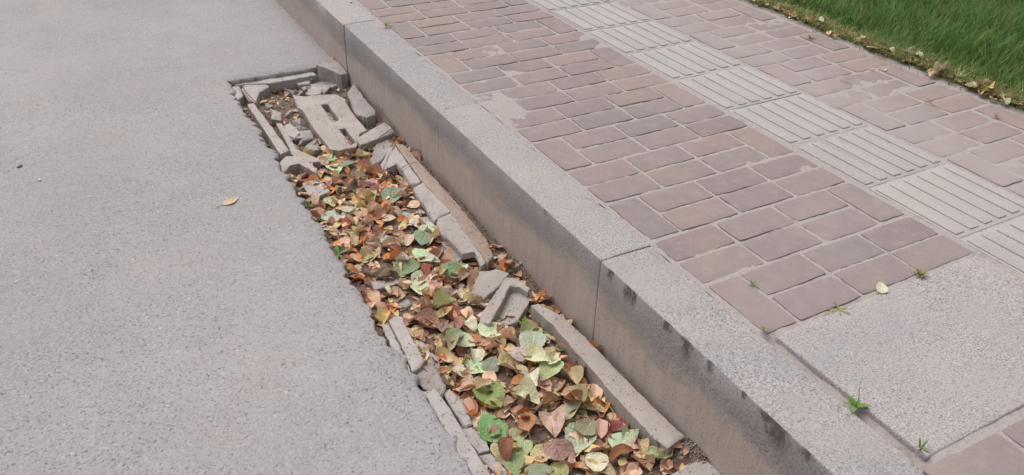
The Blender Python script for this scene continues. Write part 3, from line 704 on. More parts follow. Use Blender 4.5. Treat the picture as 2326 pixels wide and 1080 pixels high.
# loose lumps round the broken cover
def lump(name, u, v, z, s, label, mat=None, sq=.6):
    r = random.Random(int(u*7+v)); bm = bmesh.new(); ax = (s*r.uniform(.9, 1.5), s*r.uniform(.75, 1.1), s*sq)
    for _ in range(10):
        q = Vector((r.uniform(-1, 1), r.uniform(-1, 1), r.choice((-1, 1))*r.uniform(.5, 1)))*r.uniform(.7, 1.15); bm.verts.new((q.x*ax[0], q.y*ax[1], q.z*ax[2]))
    hull = bmesh.ops.convex_hull(bm, input=list(bm.verts)); bmesh.ops.delete(bm, geom=[e for e in hull['geom_interior'] if isinstance(e, bmesh.types.BMVert)], context='VERTS')
    bmesh.ops.bevel(bm, geom=list(bm.edges), offset=s*.035, segments=1, affect='EDGES'); bmesh.ops.subdivide_edges(bm, edges=list(bm.edges), cuts=1)
    noise_bm(bm, s*.05, 60, int(u))
    o = mkobj(name, bm2me(bm, name), mat or M_ROUGH, None, False); o.location = Vector(P(u, v, z)); o.rotation_euler = (0, 0, r.uniform(0, 6))
    DEBRIS_XY.append(np.array([[o.location.x+s*.7*math.cos(a), o.location.y+s*.7*math.sin(a)] for a in (0, 1.57, 3.14, 4.71)]))
    return tag(o, label, 'rubble', GR)
rr = random.Random(4)
LG = 'small rubble lump in the soil around the broken drain cover'
for (x, y, s) in [(640, 315, .022), (700, 300, .02), (760, 290, .034), (725, 335, .016), (465, 405, .024), (640, 620, .03), (590, 555, .03), (420, 470, .026), (600, 235, .02), (680, 255, .03), (745, 215, .03), (800, 240, .026), (560, 600, .026), (700, 690, .03),
                  (880, 740, .02), (1130, 560, .02), (1200, 520, .02), (400, 600, .02), (520, 480, .02), (540, 660, .02), (600, 700, .024), (990, 480, .02), (850, 300, .022), (380, 480, .02), (920, 760, .02), (840, 745, .018), (1150, 480, .018)]+[(rr.uniform(330, 640), rr.uniform(400, 720), rr.uniform(.010, .024)) for _ in range(16)]+[(rr.uniform(430, 860), rr.uniform(265, 340), rr.uniform(.010, .024)) for _ in range(14)]:
    lump('rubble_lump', *c1(x, y), -.288, s*1.05, ('rubble lump left of the drain cover' if x < 650 and y > 380 else 'rubble lump above the drain cover, by the far ledge' if y < 380 else 'rubble lump at the kerb side of drain cover' if x > 950 else 'rubble lump below the drain cover'))
lump('rubble_lump', *c2(1480, 830), -.262, .024, 'angular brown lump at the kerb foot above the trough end')
lump('rubble_lump', *c2(1455, 800), -.272, .016, 'tiny lump at kerb foot beside the curled pink leaf')
lump('rubble_lump', *c3(1250, 330), -.245, .015, 'dark crumb between trough end and long wall bar', M_SOIL)

# crumbs along the broken edges: uncountable
def crumbs():
    V = []; F = []; T = []; r = np.random.default_rng(8)
    base = np.array([(1, 0, 0), (-.5, .87, 0), (-.5, -.87, 0), (0, 0, 1.0), (0, 0, -1.)])
    fc = [(0, 1, 3), (1, 2, 3), (2, 0, 3), (1, 0, 4), (2, 1, 4), (0, 2, 4)]
    tc = [(176, 163, 156), (198, 187, 180), (150, 134, 126), (168, 148, 136)]
    spots = []
    for _ in range(900): spots.append((XE+.012+abs(r.normal())*.018, r.uniform(-.8, 2.1), -.300))
    for _ in range(900): spots.append((-.004-abs(r.normal())*.016, r.uniform(-.8, 1.5), -.288))
    for _ in range(700): spots.append((r.uniform(-.45, -.02), r.uniform(1.35, 2.12), -.3))
    for _ in range(500): spots.append((r.uniform(-.47, -.02), r.uniform(-.8, 1.4), -.305))
    mx, my = P(1570, 1025, -.26)[:2]
    for _ in range(500): spots.append((mx+r.normal()*.05, my+r.normal()*.05, -.29))
    top = []
    for pts in DEBRIS_Z:
        A = np.array(pts); pc = np.linalg.lstsq(np.c_[A[:, :2], np.ones(len(A))], A[:, 2], rcond=None)[0]; lo, hi = A[:, :2].min(0), A[:, :2].max(0)
        for _ in range(int(3500*np.prod(hi-lo))):
            x, y = r.uniform(lo[0], hi[0]), r.uniform(lo[1], hi[1])
            if _inpoly(x, y, A[:, :2]): top.append((x, y, pc[0]*x+pc[1]*y+pc[2]+.0003))
    for _ in range(260): top.append((XE-.012-abs(r.normal())*.03, r.uniform(-.5, 2.1), ZR-.001))
    nb = len(spots)
    for qi, (x, y, z) in enumerate(spots+top):
        if x > -.001: continue
        z = max(z, float(gut_h(np.array(x), np.array(y)))) if qi < nb else z; s = r.uniform(.0015, .006) if qi < nb else r.uniform(.0008, .0030); a = r.uniform(0, 6); A = np.array([[math.cos(a), -math.sin(a), 0], [math.sin(a), math.cos(a), 0], [0, 0, .7]])
        k = len(V); V += list((base*r.uniform(.6, 1.2, (5, 1)))@A.T*s+np.array([x, y, z+s*.3])); F += [(f[0]+k, f[1]+k, f[2]+k) for f in fc]
        T += [alb(*tc[r.integers(4)])]*5
    me = npmesh('gutter_crumbs', V, F); at = me.attributes.new('tint', 'FLOAT_COLOR', 'POINT'); at.data.foreach_set('color', np.array(T, np.float32).ravel())
    tag(mkobj('gutter_crumbs', me, M_STRAW), 'crumbs of concrete and grit along the gutter edges', 'grit', kind='stuff')
crumbs()

# ------------------------------------------------------------------ leaves
def leaf_mesh(kind, seed, dry):
    r = random.Random(seed*91+7); R, Cn = 17, 5
    if kind == 'lobed':
        rings, A = 5, 44; vs = [(0, 0, 0)]; uv = [(.5, .3)]; fs = []
        for k in range(1, rings+1):
            for a in range(A):
                th = 2*math.pi*a/A; lob = .62+.30*abs(math.cos(2.5*(th-math.pi/2)))**.8-(.35 if abs(th-1.5*math.pi) < .35 else 0)
                lob += .05*math.sin(th*17+seed); q = k/rings
                x = math.cos(th)*lob*q*.55; y = math.sin(th)*lob*q*.55; vs.append((x, y, 0)); uv.append((.5+x, .5+y))
        fs = [(0, 1+a, 1+(a+1) % A) for a in range(A)]
        for k in range(rings-1):
            for a in range(A):
                b = 1+k*A; c = b+A; fs.append((b+a, c+a, c+(a+1) % A, b+(a+1) % A))
        V = np.array(vs)
    else:
        vs = []; uv = []; fs = []
        wd = {'poplar': r.uniform(.40, .50), 'oval': r.uniform(.24, .33), 'slim': r.uniform(.15, .21)}[kind]
        skew = {'poplar': .58, 'oval': .82, 'slim': .85}[kind]
        asym = r.uniform(-.06, .06)
        for i in range(R):
            t = i/(R-1)
            w = wd*max(0.0, math.sin(math.pi*t**skew))**(.72 if kind == 'poplar' else .85)
            if kind == 'poplar': w = w*(1-.15*t)+.0
            if t > .85: w *= (1-.35*(t-.85)/.15)
            w += .004
            for j in range(-Cn, Cn+1):
                s = j/Cn; ser = (1+(.03 if (i % 2) else -.02)*(abs(j) == Cn)*(kind == 'poplar')) * (1+.03*r.uniform(-1, 1)*(abs(j) == Cn))
                back = -.10*abs(s)**1.5*max(0, 1-t*2.2) if kind == 'poplar' else 0
                vs.append((s*w*ser*(1+asym*s), t-.5+back, 0)); uv.append((.5+s*.5, t))
        n = 2*Cn+1
        fs = [(i*n+j, i*n+j+1, (i+1)*n+j+1, (i+1)*n+j) for i in range(R-1) for j in range(n-1)]
        if dry and r.random() < .35:                       # a torn edge
            bite = r.randrange(2, R-3); sgn = r.choice((0, n-3)); fs = [f for q, f in enumerate(fs) if not (bite <= q//(n-1) < bite+2 and sgn <= q % (n-1) < sgn+2)]
        V = np.array(vs)
    # folding, curling, crumpling
    fold = r.uniform(.05, .22) if not dry else r.uniform(.1, .75); curl = r.uniform(-.5, .5) if not dry else r.uniform(-1.6, 1.6)
    edge = r.uniform(-.2, .35) if not dry else r.uniform(-.5, 1.1); tw = r.uniform(-.25, .25) if not dry else r.uniform(-.9, .9)
    x, y = V[:, 0].copy(), V[:, 1].copy(); z = fold*(np.sqrt(x*x+.0025)-.05)+edge*np.abs(x)**2*2.0
    z = z+(.030 if not dry else .085)*fbm(np.stack([x, y, 0*x+seed], -1), 2.6, 2, seed)+(.006 if not dry else .011)*fbm(np.stack([x, y, 0*x+seed], -1), 8, 2, seed+3)
    shrink = 1-.25*min(1, abs(fold)) ; x = x*shrink
    a = tw*y; x, z = x*np.cos(a)-z*np.sin(a), x*np.sin(a)+z*np.cos(a)
    if abs(curl) > .02:
        rad = 1/curl; th = y*curl; y, z = (rad-z)*np.sin(th), rad-(rad-z)*np.cos(th)
    V = np.stack([x, y, z-z.mean()], -1)
    me = mkmesh('leaf', V, fs); ul = me.uv_layers.new(name='uv'); li = np.empty(len(me.loops), np.int32); me.loops.foreach_get('vertex_index', li)
    ul.data.foreach_set('uv', np.array(uv, np.float32)[li].ravel()); me.materials.append(M_LEAF); me.shade_smooth()
    stem = V[0] if kind != 'lobed' else np.array([0, -.16, V[0][2]])
    return me, V, stem
LV = {}
for kind, dry, nvar in (('poplar', 0, 10), ('poplar', 1, 10), ('oval', 1, 14), ('oval', 0, 5), ('slim', 1, 6), ('lobed', 0, 4), ('lobed', 1, 3)):
    LV[(kind, dry)] = [leaf_mesh(kind, 100*len(kind)+50*dry+k, dry) for k in range(nvar)]
def stalk_mesh(seed):
    r = random.Random(seed); pts = []; a = 0; p = np.zeros(3)
    for k in range(6): pts.append(p.copy()); p = p+np.array([.04*math.sin(a), -.085, .012*r.uniform(-1, 1)]); a += r.uniform(-.6, .6)
    V = []; F = []
    for k, q in enumerate(pts):
        for j in range(4):
            w = .016*(1-.4*k/5); V.append(q+np.array([w*math.cos(j*math.pi/2), 0, w*math.sin(j*math.pi/2)]))
    for k in range(5):
        for j in range(4): F.append((4*k+j, 4*k+(j+1) % 4, 4*k+4+(j+1) % 4, 4*k+4+j))
    me = mkmesh('stalk', V, F); me.materials.append(M_STALK); me.shade_smooth(); return me
SV = [stalk_mesh(s) for s in range(5)]

PAL = dict(pale=(188, 204, 170), green=(146, 168, 118), bright=(134, 172, 96), dull=(140, 152, 116), greyg=(168, 180, 154), olive=(150, 150, 104), cream=(222, 208, 172), yellow=(210, 192, 132), lime=(192, 196, 138),
           tan=(204, 172, 146), brown=(166, 126, 106), orange=(196, 128, 80), rust=(160, 92, 64), red=(190, 88, 84), pink=(206, 158, 146), dark=(110, 82, 74), khaki=(186, 166, 118))
HX0, HY0, HC = -.52, -1.3, .008
hx = np.arange(HX0, .02, HC); hy = np.arange(HY0, YE+.05, HC)
HM = gut_h(*np.meshgrid(hx, hy, indexing='ij'))
def hcell(x, y): return np.clip(((x-HX0)/HC).astype(int), 0, HM.shape[0]-1), np.clip(((y-HY0)/HC).astype(int), 0, HM.shape[1]-1)
def inpoly(x, y, poly):
    n = len(poly); c = False; j = n-1
    for i in range(n):
        if (poly[i][1] > y) != (poly[j][1] > y) and x < (poly[j][0]-poly[i][0])*(y-poly[i][1])/(poly[j][1]-poly[i][1])+poly[i][0]: c = not c
        j = i
    return c
def rotm(yaw, tilt, taz):
    return (Matrix.Rotation(taz, 3, 'Z') @ Matrix.Rotation(tilt, 3, 'X') @ Matrix.Rotation(-taz, 3, 'Z') @ Matrix.Rotation(yaw, 3, 'Z'))
def put_leaf(kind, dry, size, colr, x, y, yaw, tilt, taz, ground=None, pix=None, lift=0, name='leaf', stalk=True, var=None, zfix=None):
    me, V, stem = LV[(kind, dry)][var % len(LV[(kind, dry)]) if var is not None else rng.randrange(len(LV[(kind, dry)]))]
    Rm = np.array(rotm(yaw, tilt, taz)); W = (V@Rm.T)*size; z = -.285
    for it in range(3 if pix else 1):
        if pix: x, y = P(pix[0], pix[1], z)[:2]
        wx, wy = W[:, 0]+x, W[:, 1]+y
        if zfix is not None: z = zfix
        elif ground is None:
            i, j = hcell(wx, wy); z = float(np.percentile(HM[i, j]-W[:, 2], 97 if pix else 88))+.0008+lift
        else: z = float(np.max(ground(wx, wy)-W[:, 2]))+.0006
    over = max(0, float(np.max(wx))+.003) if ground is None and zfix is None else 0
    x -= over; wx = wx-over
    if ground is None and zfix is None:
        i, j = hcell(wx, wy); HM[i, j] = np.maximum(HM[i, j], np.minimum(W[:, 2]+z, HM[i, j]+(.010 if pix else .0045)))
    o = mkobj(name, me); o.location = (x, y, z); o.rotation_mode = 'QUATERNION'; o.rotation_quaternion = rotm(yaw, tilt, taz).to_quaternion(); o.scale = (size,)*3
    c = PAL[colr]; g_ = sum(c)/3; c = tuple((v-g_)*(.74 if colr not in ('pink', 'red') else .62)+g_*.95+14 for v in c); c = tuple(max(0, min(255, v+rng.uniform(-9, 9)+k)) for v, k in zip(c, (rng.uniform(-4, 4),)*3)); o.color = tuple(min(.8, q*(1.7 if colr in ('bright', 'green', 'red', 'rust', 'lime', 'yellow', 'orange') else 2.1)) for q in alb(*c)[:3])+(1,)
    if stalk:
        s = mkobj('stalk', rng.choice(SV), None, o); s.location = stem
    return o

# bottom mass of small broken leaves and straw: uncountable
def litter():
    r = np.random.default_rng(21); V = []; F = []; T = []; k = 0
    kinds = [('oval', 1), ('slim', 1), ('poplar', 1)]
    cols = ['brown', 'dark', 'tan', 'rust', 'khaki', 'brown', 'tan', 'orange', 'tan', 'khaki', 'tan']; LB = 2.0
    for q in range(1560):
        y = r.uniform(-.70, 1.46) if q < 1340 else r.uniform(1.38, 2.12); x = r.uniform(-.475, -.02)
        me, L, _ = LV[kinds[r.integers(3)]][r.integers(6)]; s = r.uniform(.03, .060) if q < 1340 else r.uniform(.012, .03)
        Rm = np.array(rotm(r.uniform(0, 6.28), r.uniform(0, .5), r.uniform(0, 6.28))); W = L@Rm.T*s
        wx, wy = np.minimum(W[:, 0]+x, -.003), W[:, 1]+y; i, j = hcell(wx, wy); z = np.percentile(HM[i, j]-W[:, 2], 80)+.001
        HM[i, j] = np.maximum(HM[i, j], np.minimum(W[:, 2]+z, HM[i, j]+.003))
        V.append(np.stack([wx, wy, W[:, 2]+z], -1)); F += [tuple(a+k for a in p.vertices) for p in me.polygons]; k += len(L)
        T += [tuple(q*LB for q in alb(*PAL[cols[r.integers(len(cols))]])[:3])+(1,)]*len(L)
    me = bpy.data.meshes.new('leaf_litter'); me.from_pydata(np.concatenate(V).tolist(), [], F); me.update()
    at = me.attributes.new('tint', 'FLOAT_COLOR', 'POINT'); at.data.foreach_set('color', np.array(T, np.float32).ravel())
    me.shade_smooth(); tag(mkobj('leaf_litter', me, M_STRAW), 'crushed dry leaf litter filling the bottom of the gutter', 'leaf litter', kind='stuff')
    # straw and needles
    n = 1500; bx = r.uniform(-.48, -.01, n); by = r.uniform(-.85, 2.1, n); i, j = hcell(bx, by)
    V = []; F = []; T = []
    for q in range(n):
        a = r.uniform(0, 6.28); l = r.uniform(.012, .05); d = np.array([math.cos(a), math.sin(a), r.uniform(-.1, .25)]); s = np.array([-math.sin(a), math.cos(a), 0])*r.uniform(.0005, .0011)
        p0 = np.array([bx[q], by[q], HM[i[q], j[q]]+.002]); p1 = p0+d*l
        if p1[0] > -.003 or p1[0] < XE: continue
        b = len(V); up = np.array([0, 0, .0012]); V += [p0-s, p0+s, p0+up, p1-s, p1+s, p1+up]; F += [(b, b+1, b+4, b+3), (b+1, b+2, b+5, b+4), (b+2, b, b+3, b+5)]
        T += [alb(*[(170, 150, 124), (128, 104, 84), (196, 178, 140), (104, 86, 72)][r.integers(4)])]*6
    me = npmesh('straw', V, F); at = me.attributes.new('tint', 'FLOAT_COLOR', 'POINT'); at.data.foreach_set('color', np.array(T, np.float32).ravel())
    tag(mkobj('straw', me, M_STRAW), 'scattered straw and leaf stalks in the gutter', 'straw', kind='stuff')
litter()

ZONES = [(-2, .16, 'between the long near bars'), (.16, .60, 'near the trough blocks'), (.60, 1.42, 'beside the leaning trough wall'), (1.42, 3, 'around the drain cover')]
CWORD = dict(pale='pale green', green='green', bright='bright green', dull='dull green', greyg='grey green', olive='olive', cream='cream', yellow='yellow', lime='yellow green', tan='tan', brown='brown', orange='orange brown', rust='rusty', red='red', pink='pinkish brown', dark='dark brown', khaki='khaki')
cnt = 0; tries = 0
mixw = ['brown']*4+['tan']*7+['pink']*2+['orange']*4+['rust']+['dark']+['khaki']*2+['cream']*2+['yellow']
mixn = ['tan']*7+['brown']*4+['pink']+['orange']*3+['khaki']*3+['cream']*3+['yellow']+['lime']*2+['olive']*2+['dull']+['rust']+['orange']*2+['greyg']
while cnt < 215 and tries < 6000:
    tries += 1
    y = rng.uniform(-.62, 1.42) if rng.random() < .95 else rng.uniform(1.4, 2.05); x = rng.uniform(-.470, -.025)
    if any(inpoly(x, y, q) for q in DEBRIS_XY): continue
    near = y < .17; colr = rng.choice(mixn if near else mixw)
    green = colr in ('lime', 'olive', 'dull', 'greyg')
    kind = rng.choice(['poplar', 'poplar', 'oval']) if green or colr in ('cream', 'yellow', 'khaki') else rng.choice(['oval', 'oval', 'oval', 'slim', 'poplar'])
    dry = 0 if green and rng.random() < .6 and kind != 'slim' else 1
    sz = rng.uniform(.040, .068) if kind != 'poplar' else rng.uniform(.036, .056)
    if y > 1.4: sz *= .6
    o = put_leaf(kind, dry, sz, colr, x, y, rng.uniform(0, 6.28), abs(rng.gauss(0, .2)), rng.uniform(0, 6.28), stalk=rng.random() < .35)
    zn = next(z for a, b, z in ZONES if a <= y < b)
    tag(o, f'{"dry curled" if dry else "flat"} {CWORD[colr]} {dict(poplar="broad", oval="oval", slim="narrow")[kind]} leaf in the gutter {zn}', 'leaf', 'fallen leaves in the gutter'); cnt += 1

# leaves one can pick out: crop, x, y, kind, dry, size, colour, yaw (deg, direction of the tip), label
def yawpix(u, v, z, ang):
    a = np.array(P(u, v, z)); b = np.array(P(u+20*math.cos(math.radians(ang)), v-20*math.sin(math.radians(ang)), z)); d = b-a
    return math.atan2(d[1], d[0])-math.pi/2
KEY = [
 (c1, 720, 190, 'oval', 1, .060, 'tan', 270, 1.0, 'tan leaf standing upright at the far edge of gutter'),
 (c1, 500, 285, 'poplar', 0, .045, 'dull', 30, .2, 'dull green leaf by the far mortar ledge, left one'),
 (c1, 638, 280, 'poplar', 0, .042, 'green', 60, .25, 'green leaf above the broken drain cover'),
 (c1, 450, 320, 'oval', 1, .060, 'brown', 20, .3, 'curled brown leaf left of the drain cover top'),
 (c1, 522, 340, 'oval', 1, .045, 'tan', 40, .3, 'small tan leaf touching the top left of drain cover'),
 (c1, 350, 395, 'oval', 1, .042, 'yellow', 200, .3, 'small yellow leaf beside the road edge bar top'),
 (c1, 860, 318, 'oval', 1, .034, 'cream', 330, .3, 'small cream leaf fragment beside the tilted slab'),
 (c1, 765, 675, 'poplar', 0, .050, 'pale', 10, .2, 'pale green leaf at the lower corner of drain cover'),
 (c1, 722, 737, 'poplar', 0, .045, 'green', 200, .2, 'darker green leaf just below the drain cover'),
 (c1, 808, 770, 'poplar', 0, .055, 'greyg', 60, .25, 'grey green leaf above the big pale leaf'),
 (c1, 850, 848, 'poplar', 0, .066, 'pale', 300, .12, 'big pale green leaf below the drain cover'),
 (c1, 932, 812, 'poplar', 0, .050, 'green', 10, .2, 'green leaf tucked behind the big pale one'),
 (c1, 970, 735, 'oval', 1, .062, 'orange', 80, .5, 'orange brown leaf leaning at the cut concrete block'),
 (c1, 1022, 762, 'poplar', 1, .050, 'lime', 70, .4, 'yellow green leaf beside the crosswise stick'),
 (c1, 1050, 830, 'oval', 1, .075, 'orange', 0, .2, 'large orange brown curled leaf by the crumbly chunk'),
 (c1, 1010, 905, 'oval', 1, .060, 'tan', 200, .3, 'tan curled leaf under the large orange one'),
 (c2, 270, 420, 'oval', 1, .060, 'tan', 260, .5, 'tan leaf in front of the square chip'),
 (c2, 355, 435, 'poplar', 1, .055, 'cream', 300, .25, 'cream leaf right of the square chip'),
 (c2, 455, 475, 'poplar', 0, .052, 'greyg', 290, .3, 'grey green leaf behind the pale road side leaf'),
 (c2, 372, 528, 'poplar', 0, .068, 'pale', 340, .12, 'pale green flat leaf close to the road edge'),
 (c2, 530, 465, 'oval', 1, .045, 'cream', 50, .3, 'small cream leaf in the brown leaves'),
 (c2, 610, 382, 'poplar', 1, .058, 'yellow', 60, .3, 'crumpled yellow leaf left of the dull green one'),
 (c2, 725, 398, 'poplar', 0, .082, 'dull', 230, .2, 'large dull green leaf near the leaning wall'),
 (c2, 715, 525, 'poplar', 0, .038, 'cream', 0, .25, 'small cream leaf left of the triangular chip'),
 (c2, 505, 660, 'oval', 1, .050, 'yellow', 100, .4, 'pale yellow leaf beside the pink spotted one'),
 (c2, 562, 645, 'oval', 1, .055, 'orange', 80, .4, 'orange leaf in the middle of brown leaves'),
 (c2, 605, 702, 'oval', 1, .040, 'pink', 320, .3, 'pink leaf piece in the middle of brown leaves'),
 (c2, 692, 650, 'poplar', 1, .050, 'cream', 10, .2, 'pale cream leaf at centre of brown leaves'),
 (c2, 630, 470, 'oval', 1, .080, 'tan', 20, .15, 'long tan leaf below the crumpled yellow one'),
 (c2, 740, 690, 'oval', 1, .085, 'brown', 5, .2, 'long brown leaf below the pale cream one'),
 (c2, 830, 660, 'oval', 1, .075, 'tan', 250, .3, 'tan leaf left of the large green pair'),
 (c2, 640, 620, 'oval', 1, .050, 'rust', 30, .3, 'rusty leaf above the pale cream one'),
 (c2, 955, 590, 'poplar', 0, .080, 'pale', 100, .15, 'large pale green leaf touching the lower leaning slab'),
 (c2, 925, 655, 'poplar', 0, .068, 'green', 250, .25, 'green leaf folded under the large pale one'),
 (c2, 895, 745, 'poplar', 0, .046, 'pale', 160, .2, 'small pale green leaf left of two by speckled chunk'),
 (c2, 968, 787, 'poplar', 0, .056, 'pale', 350, .2, 'pale green leaf pointing to the speckled chunk'),
 (c2, 802, 842, 'poplar', 0, .082, 'green', 210, .12, 'large round green leaf in the gutter middle'),
 (c2, 902, 880, 'poplar', 0, .056, 'pale', 70, .2, 'upper pale green leaf right of the round green one'),
 (c2, 905, 958, 'poplar', 0, .060, 'pale', 280, .15, 'lower pale green leaf right of the round green one'),
 (c2, 1140, 842, 'poplar', 0, .076, 'green', 30, .3, 'green leaf under the ragged end of lower slab'),
 (c2, 1045, 845, 'oval', 1, .052, 'yellow', 60, .35, 'yellow leaf left of the green leaf by lower slab'),
 (c2, 460, 843, 'oval', 1, .070, 'orange', 350, .2, 'orange brown leaf flat against the road edge'),
 (c2, 590, 925, 'oval', 0, .032, 'red', 80, .3, 'small red leaf at left gutter middle'),
 (c2, 700, 970, 'oval', 1, .038, 'cream', 320, .3, 'cream fragment on the half buried slab'),
 (c2, 600, 770, 'oval', 1, .065, 'khaki', 20, .4, 'crumpled khaki leaf near the orange road edge leaf'),
 (c2, 690, 870, 'oval', 1, .080, 'dark', 10, .2, 'dark brown leaf left of the round green one'),
 (c2, 930, 840, 'oval', 1, .060, 'rust', 280, .3, 'rusty leaf behind the round green one'),
 (c2, 985, 945, 'oval', 1, .065, 'brown', 260, .3, 'brown leaf right of the lower pale green one'),
 (c2, 1385, 700, 'oval', 1, .062, 'pink', 330, .5, 'curled pinkish leaf against kerb past the leaning wall'),
 (c2, 1400, 770, 'oval', 1, .045, 'pink', 250, .3, 'smaller pinkish leaf at kerb foot below the curled one'),
 (c2, 780, 50, 'oval', 1, .050, 'orange', 330, .4, 'orange leaf at kerb behind head of the leaning wall'),
 (c2, 890, 140, 'oval', 1, .060, 'brown', 300, .5, 'brown leaf between kerb and the leaning strip'),
 (c3, 545, 545, 'oval', 1, .100, 'brown', 330, .15, 'largest brown leaf in front of the rounded stone'),
 (c3, 650, 580, 'oval', 1, .060, 'brown', 280, .4, 'brown leaf overlapping the largest brown one'),
 (c3, 765, 545, 'oval', 1, .055, 'brown', 70, .3, 'brown leaf left of the trough end rim'),
 (c3, 860, 568, 'poplar', 1, .046, 'cream', 310, .35, 'cream tan leaf at the foot of trough end'),
 (c3, 745, 642, 'poplar', 0, .056, 'green', 20, .15, 'round green leaf left of the orange leaf'),
 (c3, 822, 692, 'poplar', 0, .058, 'pale', 330, .2, 'pale green leaf under the orange leaf'),
 (c3, 720, 692, 'poplar', 1, .048, 'lime', 250, .2, 'yellow green leaf under the round green one'),
 (c3, 872, 662, 'oval', 0, .052, 'orange', 120, .3, 'bright orange oval leaf between green leaves'),
 (c3, 1035, 598, 'poplar', 0, .072, 'pale', 20, .15, 'pale green leaf lying before the trough end'),
 (c3, 1105, 642, 'oval', 0, .038, 'orange', 60, .3, 'small orange oval leaf below the trough end'),
 (c3, 1310, 615, 'poplar', 1, .062, 'lime', 40, .3, 'yellow green leaf at head of the long wall bar'),
 (c3, 1292, 712, 'poplar', 0, .078, 'greyg', 250, .25, 'large grey green creased leaf beside the long wall bar'),
 (c3, 690, 800, 'oval', 1, .066, 'pink', 300, .4, 'crumpled pinkish leaf near the weathered chip'),
 (c3, 895, 785, 'poplar', 1, .046, 'cream', 90, .2, 'cream leaf above the jagged pale one'),
 (c3, 870, 875, 'lobed', 0, .075, 'pale', 350, .15, 'pale jagged lobed leaf in near leaf layer'),
 (c3, 1010, 840, 'poplar', 0, .046, 'dull', 60, .3, 'dull green leaf right of the jagged pale one'),
 (c3, 1120, 830, 'poplar', 1, .076, 'yellow', 120, .2, 'large ribbed yellow leaf in the near leaf layer'),
 (c3, 1205, 885, 'oval', 1, .065, 'khaki', 330, .3, 'khaki leaf right of the ribbed yellow one'),
 (c3, 1190, 770, 'oval', 1, .075, 'pink', 200, .3, 'pink leaf behind the ribbed yellow one'),
 (c3, 1340, 800, 'poplar', 1, .055, 'cream', 340, .3, 'cream leaf below the creased grey green one'),
 (c3, 1415, 900, 'poplar', 0, .070, 'lime', 230, .12, 'round yellow green leaf beside the long wall bar'),
 (c3, 1452, 808, 'poplar', 1, .048, 'cream', 60, .3, 'cream leaf touching the long wall bar'),
 (c3, 1210, 965, 'oval', 0, .050, 'orange', 20, .3, 'orange leaf right below the ribbed yellow one'),
 (c3, 1305, 950, 'poplar', 1, .046, 'cream', 300, .25, 'cream leaf right of the orange one'),
 (c3, 1650, 980, 'oval', 0, .056, 'orange', 310, .3, 'orange leaf lying against the long wall bar'),
 (c3, 1580, 915, 'poplar', 1, .055, 'yellow', 120, .3, 'yellow leaf above the orange leaf at wall bar'),
 (c3, 1590, 535, 'poplar', 1, .046, 'yellow', 300, .6, 'yellow leaf between kerb and the long wall bar'),
 (c3, 475, 440, 'oval', 1, .055, 'tan', 280, .4, 'tan leaf in front of the small grey stone'),
 (c3, 680, 402, 'poplar', 1, .052, 'lime', 10, .3, 'yellow green leaf right of the rounded stone'),
 (c3, 665, 470, 'oval', 1, .060, 'khaki', 20, .4, 'khaki leaf below the rounded stone'),
 (c3, 782, 340, 'poplar', 1, .042, 'cream', 80, .3, 'cream leaf left of the cracked trough block'),
 (c3, 900, 400, 'poplar', 1, .044, 'pink', 330, .4, 'pinkish leaf between the two trough blocks'),
 (c3, 720, 335, 'poplar', 1, .040, 'tan', 40, .4, 'tan leaf further left of the cracked trough block'),
 (c4, 755, 548, 'poplar', 0, .082, 'bright', 300, .15, 'large darker green leaf at near left of leaf layer'),
 (c4, 735, 722, 'poplar', 0, .080, 'bright', 110, .15, 'bright green pointed leaf by the middle flat chip'),
 (c4, 618, 615, 'oval', 1, .085, 'orange', 280, .3, 'long orange tan leaf beside the upper flat chip'),
 (c4, 978, 545, 'poplar', 1, .060, 'cream', 330, .2, 'cream leaf in the centre of near leaf layer'),
 (c4, 965, 690, 'poplar', 1, .055, 'orange', 100, .3, 'round orange brown leaf right of the pointed green one'),
 (c4, 1125, 712, 'poplar', 1, .062, 'tan', 280, .2, 'tan fan shaped leaf in the near leaf layer'),
 (c4, 1280, 822, 'poplar', 0, .082, 'greyg', 240, .12, 'large grey green leaf at the near end'),
 (c4, 1345, 722, 'poplar', 0, .056, 'dull', 60, .3, 'dull green leaf above the large grey green one'),
 (c4, 1380, 620, 'oval', 1, .075, 'lime', 0, .4, 'long curled yellow green leaf near the wall bar'),
 (c4, 1530, 735, 'poplar', 1, .076, 'red', 40, .3, 'reddish leaf against the lower wall bar'),
 (c4, 1570, 812, 'poplar', 0, .060, 'pale', 30, .2, 'pale green leaf below the reddish one'),
 (c4, 1210, 640, 'poplar', 1, .070, 'lime', 200, .3, 'yellow green leaf above the tan fan shaped one'),
 (c4, 1545, 885, 'oval', 1, .070, 'rust', 20, .3, 'rusty leaf at the near end below the pale one'),
 (c4, 1550, 960, 'oval', 0, .034, 'yellow', 60, .3, 'small bright yellow leaf near the bottom of gutter'),
 (c4, 1670, 850, 'oval', 1, .065, 'khaki', 280, .4, 'khaki leaf at lower end of the wall bar'),
 (c4, 1768, 845, 'oval', 1, .058, 'brown', 90, .9, 'brown leaf standing at the end of the wall bar'),
 (c4, 1770, 915, 'poplar', 1, .050, 'lime', 0, .3, 'yellow green leaf by the earth heap at near end'),
 (c4, 1080, 880, 'poplar', 1, .055, 'khaki', 40, .3, 'khaki leaf at the bottom centre of leaf layer'),
 (c4, 1190, 910, 'poplar', 1, .080, 'brown', 300, .2, 'large brown leaf at the bottom centre of leaf layer'),
 (c4, 1390, 960, 'poplar', 1, .052, 'cream', 250, .2, 'cream leaf near the bottom of gutter'),
 (c4, 890, 965, 'poplar', 0, .056, 'green', 280, .3, 'green leaf at the bottom left of leaf layer'),
 (c4, 1050, 1000, 'poplar', 0, .055, 'green', 10, .3, 'green leaf at the bottom, left of the cream one'),
